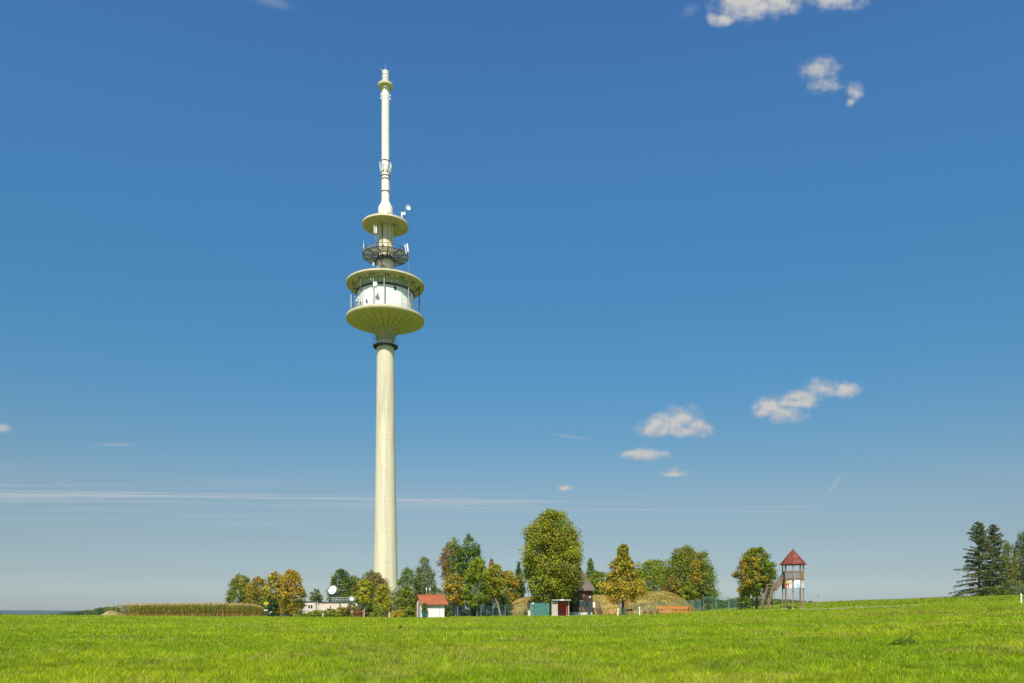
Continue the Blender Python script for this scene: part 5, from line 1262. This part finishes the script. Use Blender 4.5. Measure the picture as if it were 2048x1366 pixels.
# cirrus streaks and old contrails low over the horizon
mp=k.n('ShaderNodeMapping'); k.l(cv.outputs[0],mp.inputs['Vector']); mp.inputs['Rotation'].default_value=(0,0,R(.9)); mp.inputs['Scale'].default_value=(.0022,.13,1)
ns=k.noise(mp.outputs['Vector'],1.,5,.6)
def band(c,wd,tilt=-.014):
    q=k.m('ADD',PZ,k.m('MULTIPLY',PX,-tilt)); q=k.m('DIVIDE',k.m('SUBTRACT',q,c),wd); return k.m('EXPONENT',k.m('MULTIPLY',k.m('MULTIPLY',q,q),-1.))
lft=k.ramp(k.m('MULTIPLY',PX,-1.),-420,300)
st=k.m('MULTIPLY',k.m('MULTIPLY',k.ramp(ns,.44,.72),band(217,10)),k.m('MULTIPLY',lft,.9))
ln=lambda c,wd,o: k.m('MULTIPLY',k.m('MULTIPLY',band(c,wd,-.0135),o),k.ramp(k.noise(mp.outputs['Vector'],2.3,3),.30,.6))
st=k.m('ADD',st,k.m('MULTIPLY',ln(222.5,2.0,.85),k.ramp(k.m('MULTIPLY',PX,-1.),-330,200))); st=k.m('ADD',st,k.m('MULTIPLY',ln(229.5,1.6,.6),k.ramp(k.m('MULTIPLY',PX,-1.),0,600))); st=k.m('ADD',st,k.m('MULTIPLY',ln(209,1.3,.5),k.m('MULTIPLY',k.ramp(PX,-300,-200),k.ramp(k.m('MULTIPLY',PX,-1.),-800,-500))))
ns2=k.noise(mp.outputs['Vector'],.8,6,.62)
st=k.m('ADD',st,k.m('MULTIPLY',k.m('MULTIPLY',k.ramp(ns2,.42,.8),band(200,60,-.03)),k.m('MULTIPLY',lft,.42)))
cu=k.m('MULTIPLY',k.ramp(cell(232,889,60,4.5),-.1,.7),.28); st=k.m('ADD',st,cu)
# short slanted contrail
dx_=k.m('ADD',PX,1024-143); dz_=k.m('SUBTRACT',PZ,HV-976)
al=k.m('ADD',k.m('MULTIPLY',dx_,.914),k.m('MULTIPLY',dz_,-.406)); ac=k.m('ADD',k.m('MULTIPLY',dx_,.406),k.m('MULTIPLY',dz_,.914))
st=k.m('ADD',st,k.m('MULTIPLY',k.m('MULTIPLY',k.m('EXPONENT',k.m('MULTIPLY',k.m('MULTIPLY',ac,ac),-.5)),k.m('LESS_THAN',k.m('ABSOLUTE',al),34.)),.28))
def thin(u,v,L,wd,an,o):
    ca,sa=math.cos(an),math.sin(an); x_=k.m('SUBTRACT',PX,u-1024); z_=k.m('SUBTRACT',PZ,HV-v)
    A_=k.m('DIVIDE',k.m('ADD',k.m('MULTIPLY',x_,ca),k.m('MULTIPLY',z_,sa)),L); B_=k.m('DIVIDE',k.m('SUBTRACT',k.m('MULTIPLY',z_,ca),k.m('MULTIPLY',x_,sa)),wd)
    e=k.m('EXPONENT',k.m('MULTIPLY',k.m('ADD',k.m('MULTIPLY',A_,A_),k.m('MULTIPLY',B_,B_)),-1.)); return k.m('MULTIPLY',k.m('MULTIPLY',e,k.m('ADD',n1,.3)),o)
for q in ((1670,968,18,3.5,R(50),.5),(1140,873,34,3.,R(-8),.3),(545,4,34,9,R(-15),.3),(1560,1013,110,1.6,R(0),.35),(1900,1030,130,2,R(3),.35),(1380,20,10,14,R(-60),.25)): st=k.m('ADD',st,thin(*q))
st=k.m('MINIMUM',st,.8)
up=k.n('ShaderNodeVectorMath',operation='ADD'); k.l(cv.outputs[0],up.inputs[0]); up.inputs[1].default_value=(-4,9,0)
n1u=k.noise(up.outputs[0],.026,7,.52)
shade=k.ramp(k.m('ADD',k.m('MULTIPLY',k.m('MAXIMUM',solid,k.m('ADD',soft,.25)),.55),k.m('MULTIPLY',k.m('SUBTRACT',n1,n1u),4.2)),-.12,.72)
# real sky colour, a little deeper and more saturated as in the photograph
SKYC=k.n('ShaderNodeHueSaturation'); SKYC.inputs['Saturation'].default_value=1.0; SKYC.inputs['Value'].default_value=1.; k.l(sk.outputs[0],SKYC.inputs['Color'])
# polarised, deeper blue overhead and a duller milky band at the horizon: camera-independent grade by elevation
GRADE=[(0.0218, (0.387, 0.425, 0.470)), (0.046, (0.340, 0.354, 0.378)), (0.0899, (0.3497, 0.3579, 0.346)), (0.1388, (0.3847, 0.4066, 0.3817)), (0.1984, (0.3198, 0.4439, 0.4426)), (0.2559, (0.2729, 0.4791, 0.5175)), (0.3107, (0.2507, 0.5232, 0.5631)), (0.3627, (0.2558, 0.5415, 0.6161)), (0.4346, (0.277, 0.5928, 0.6984)), (0.4991, (0.3065, 0.6306, 0.7558)), (0.5563, (0.3166, 0.6262, 0.7982)), (0.6065, (0.3115, 0.6078, 0.8197))]
gr_=k.n('ShaderNodeValToRGB'); k.l(sp.outputs[2],gr_.inputs[0]); el=gr_.color_ramp.elements
while len(el)<len(GRADE): el.new(.5)
for e_,(p_,c_) in zip(el,GRADE): e_.position=p_
for e_,(p_,c_) in zip(el,GRADE): e_.color=(*c_,1)
gx2=k.mix(1.,SKYC.outputs[0],gr_.outputs[0],'MULTIPLY')
gm=k.n('ShaderNodeVectorMath',operation='SCALE'); k.l(gx2,gm.inputs[0]); gm.inputs['Scale'].default_value=2.
ccol=k.mix(shade,(4.4,4.8,5.4),(6.2,6.05,5.7))
c=k.mix(st,gm.outputs[0],(4.9,5.5,6.0)); c=k.mix(cl,c,ccol)
k.l(c,bg.inputs['Color']); bg.inputs['Strength'].default_value=.08
sun=bpy.data.lights.new('sun','SUN'); sun.energy=4.6; sun.angle=R(.5); sun.color=(1,.94,.83); so=bpy.data.objects.new('sun',sun); COL.objects.link(so)
from mathutils import Vector
so.rotation_euler=Vector(tuple(sv)).to_track_quat('Z','Y').to_euler(); so.location=(-30,-60,80)

HAZE=True
if HAZE:
    hm=bpy.data.materials.new('haze_air'); hm.use_nodes=True; nt=hm.node_tree; nt.nodes.clear(); out=nt.nodes.new('ShaderNodeOutputMaterial'); pv=nt.nodes.new('ShaderNodeVolumePrincipled')
    pv.inputs['Density'].default_value=.00006; pv.inputs['Color'].default_value=(.80,.87,.95,1); pv.inputs['Anisotropy'].default_value=.3
    nt.links.new(pv.outputs[0],out.inputs['Volume'])
    mb=MB(); mb.box((0,3900,65),(18000,8600,200)); hz_=mb.build('haze',hm); hz_['kind']='stuff'; hz_['label']='thin pale haze in the air'

# ------------------------------------------------------------------ camera + render settings
cam=bpy.data.cameras.new('camera'); cam.sensor_width=36; cam.lens=36*F/2048; cam.shift_y=(HV-683)/2048; cam.clip_end=30000; cam.clip_start=.1
co=bpy.data.objects.new('camera',cam); COL.objects.link(co); co.location=(0,0,EYE); co.rotation_euler=(R(90),0,0); scene.camera=co
vs=scene.view_settings; vs.view_transform='Standard'; vs.look='None'; vs.exposure=.3; vs.gamma=1.
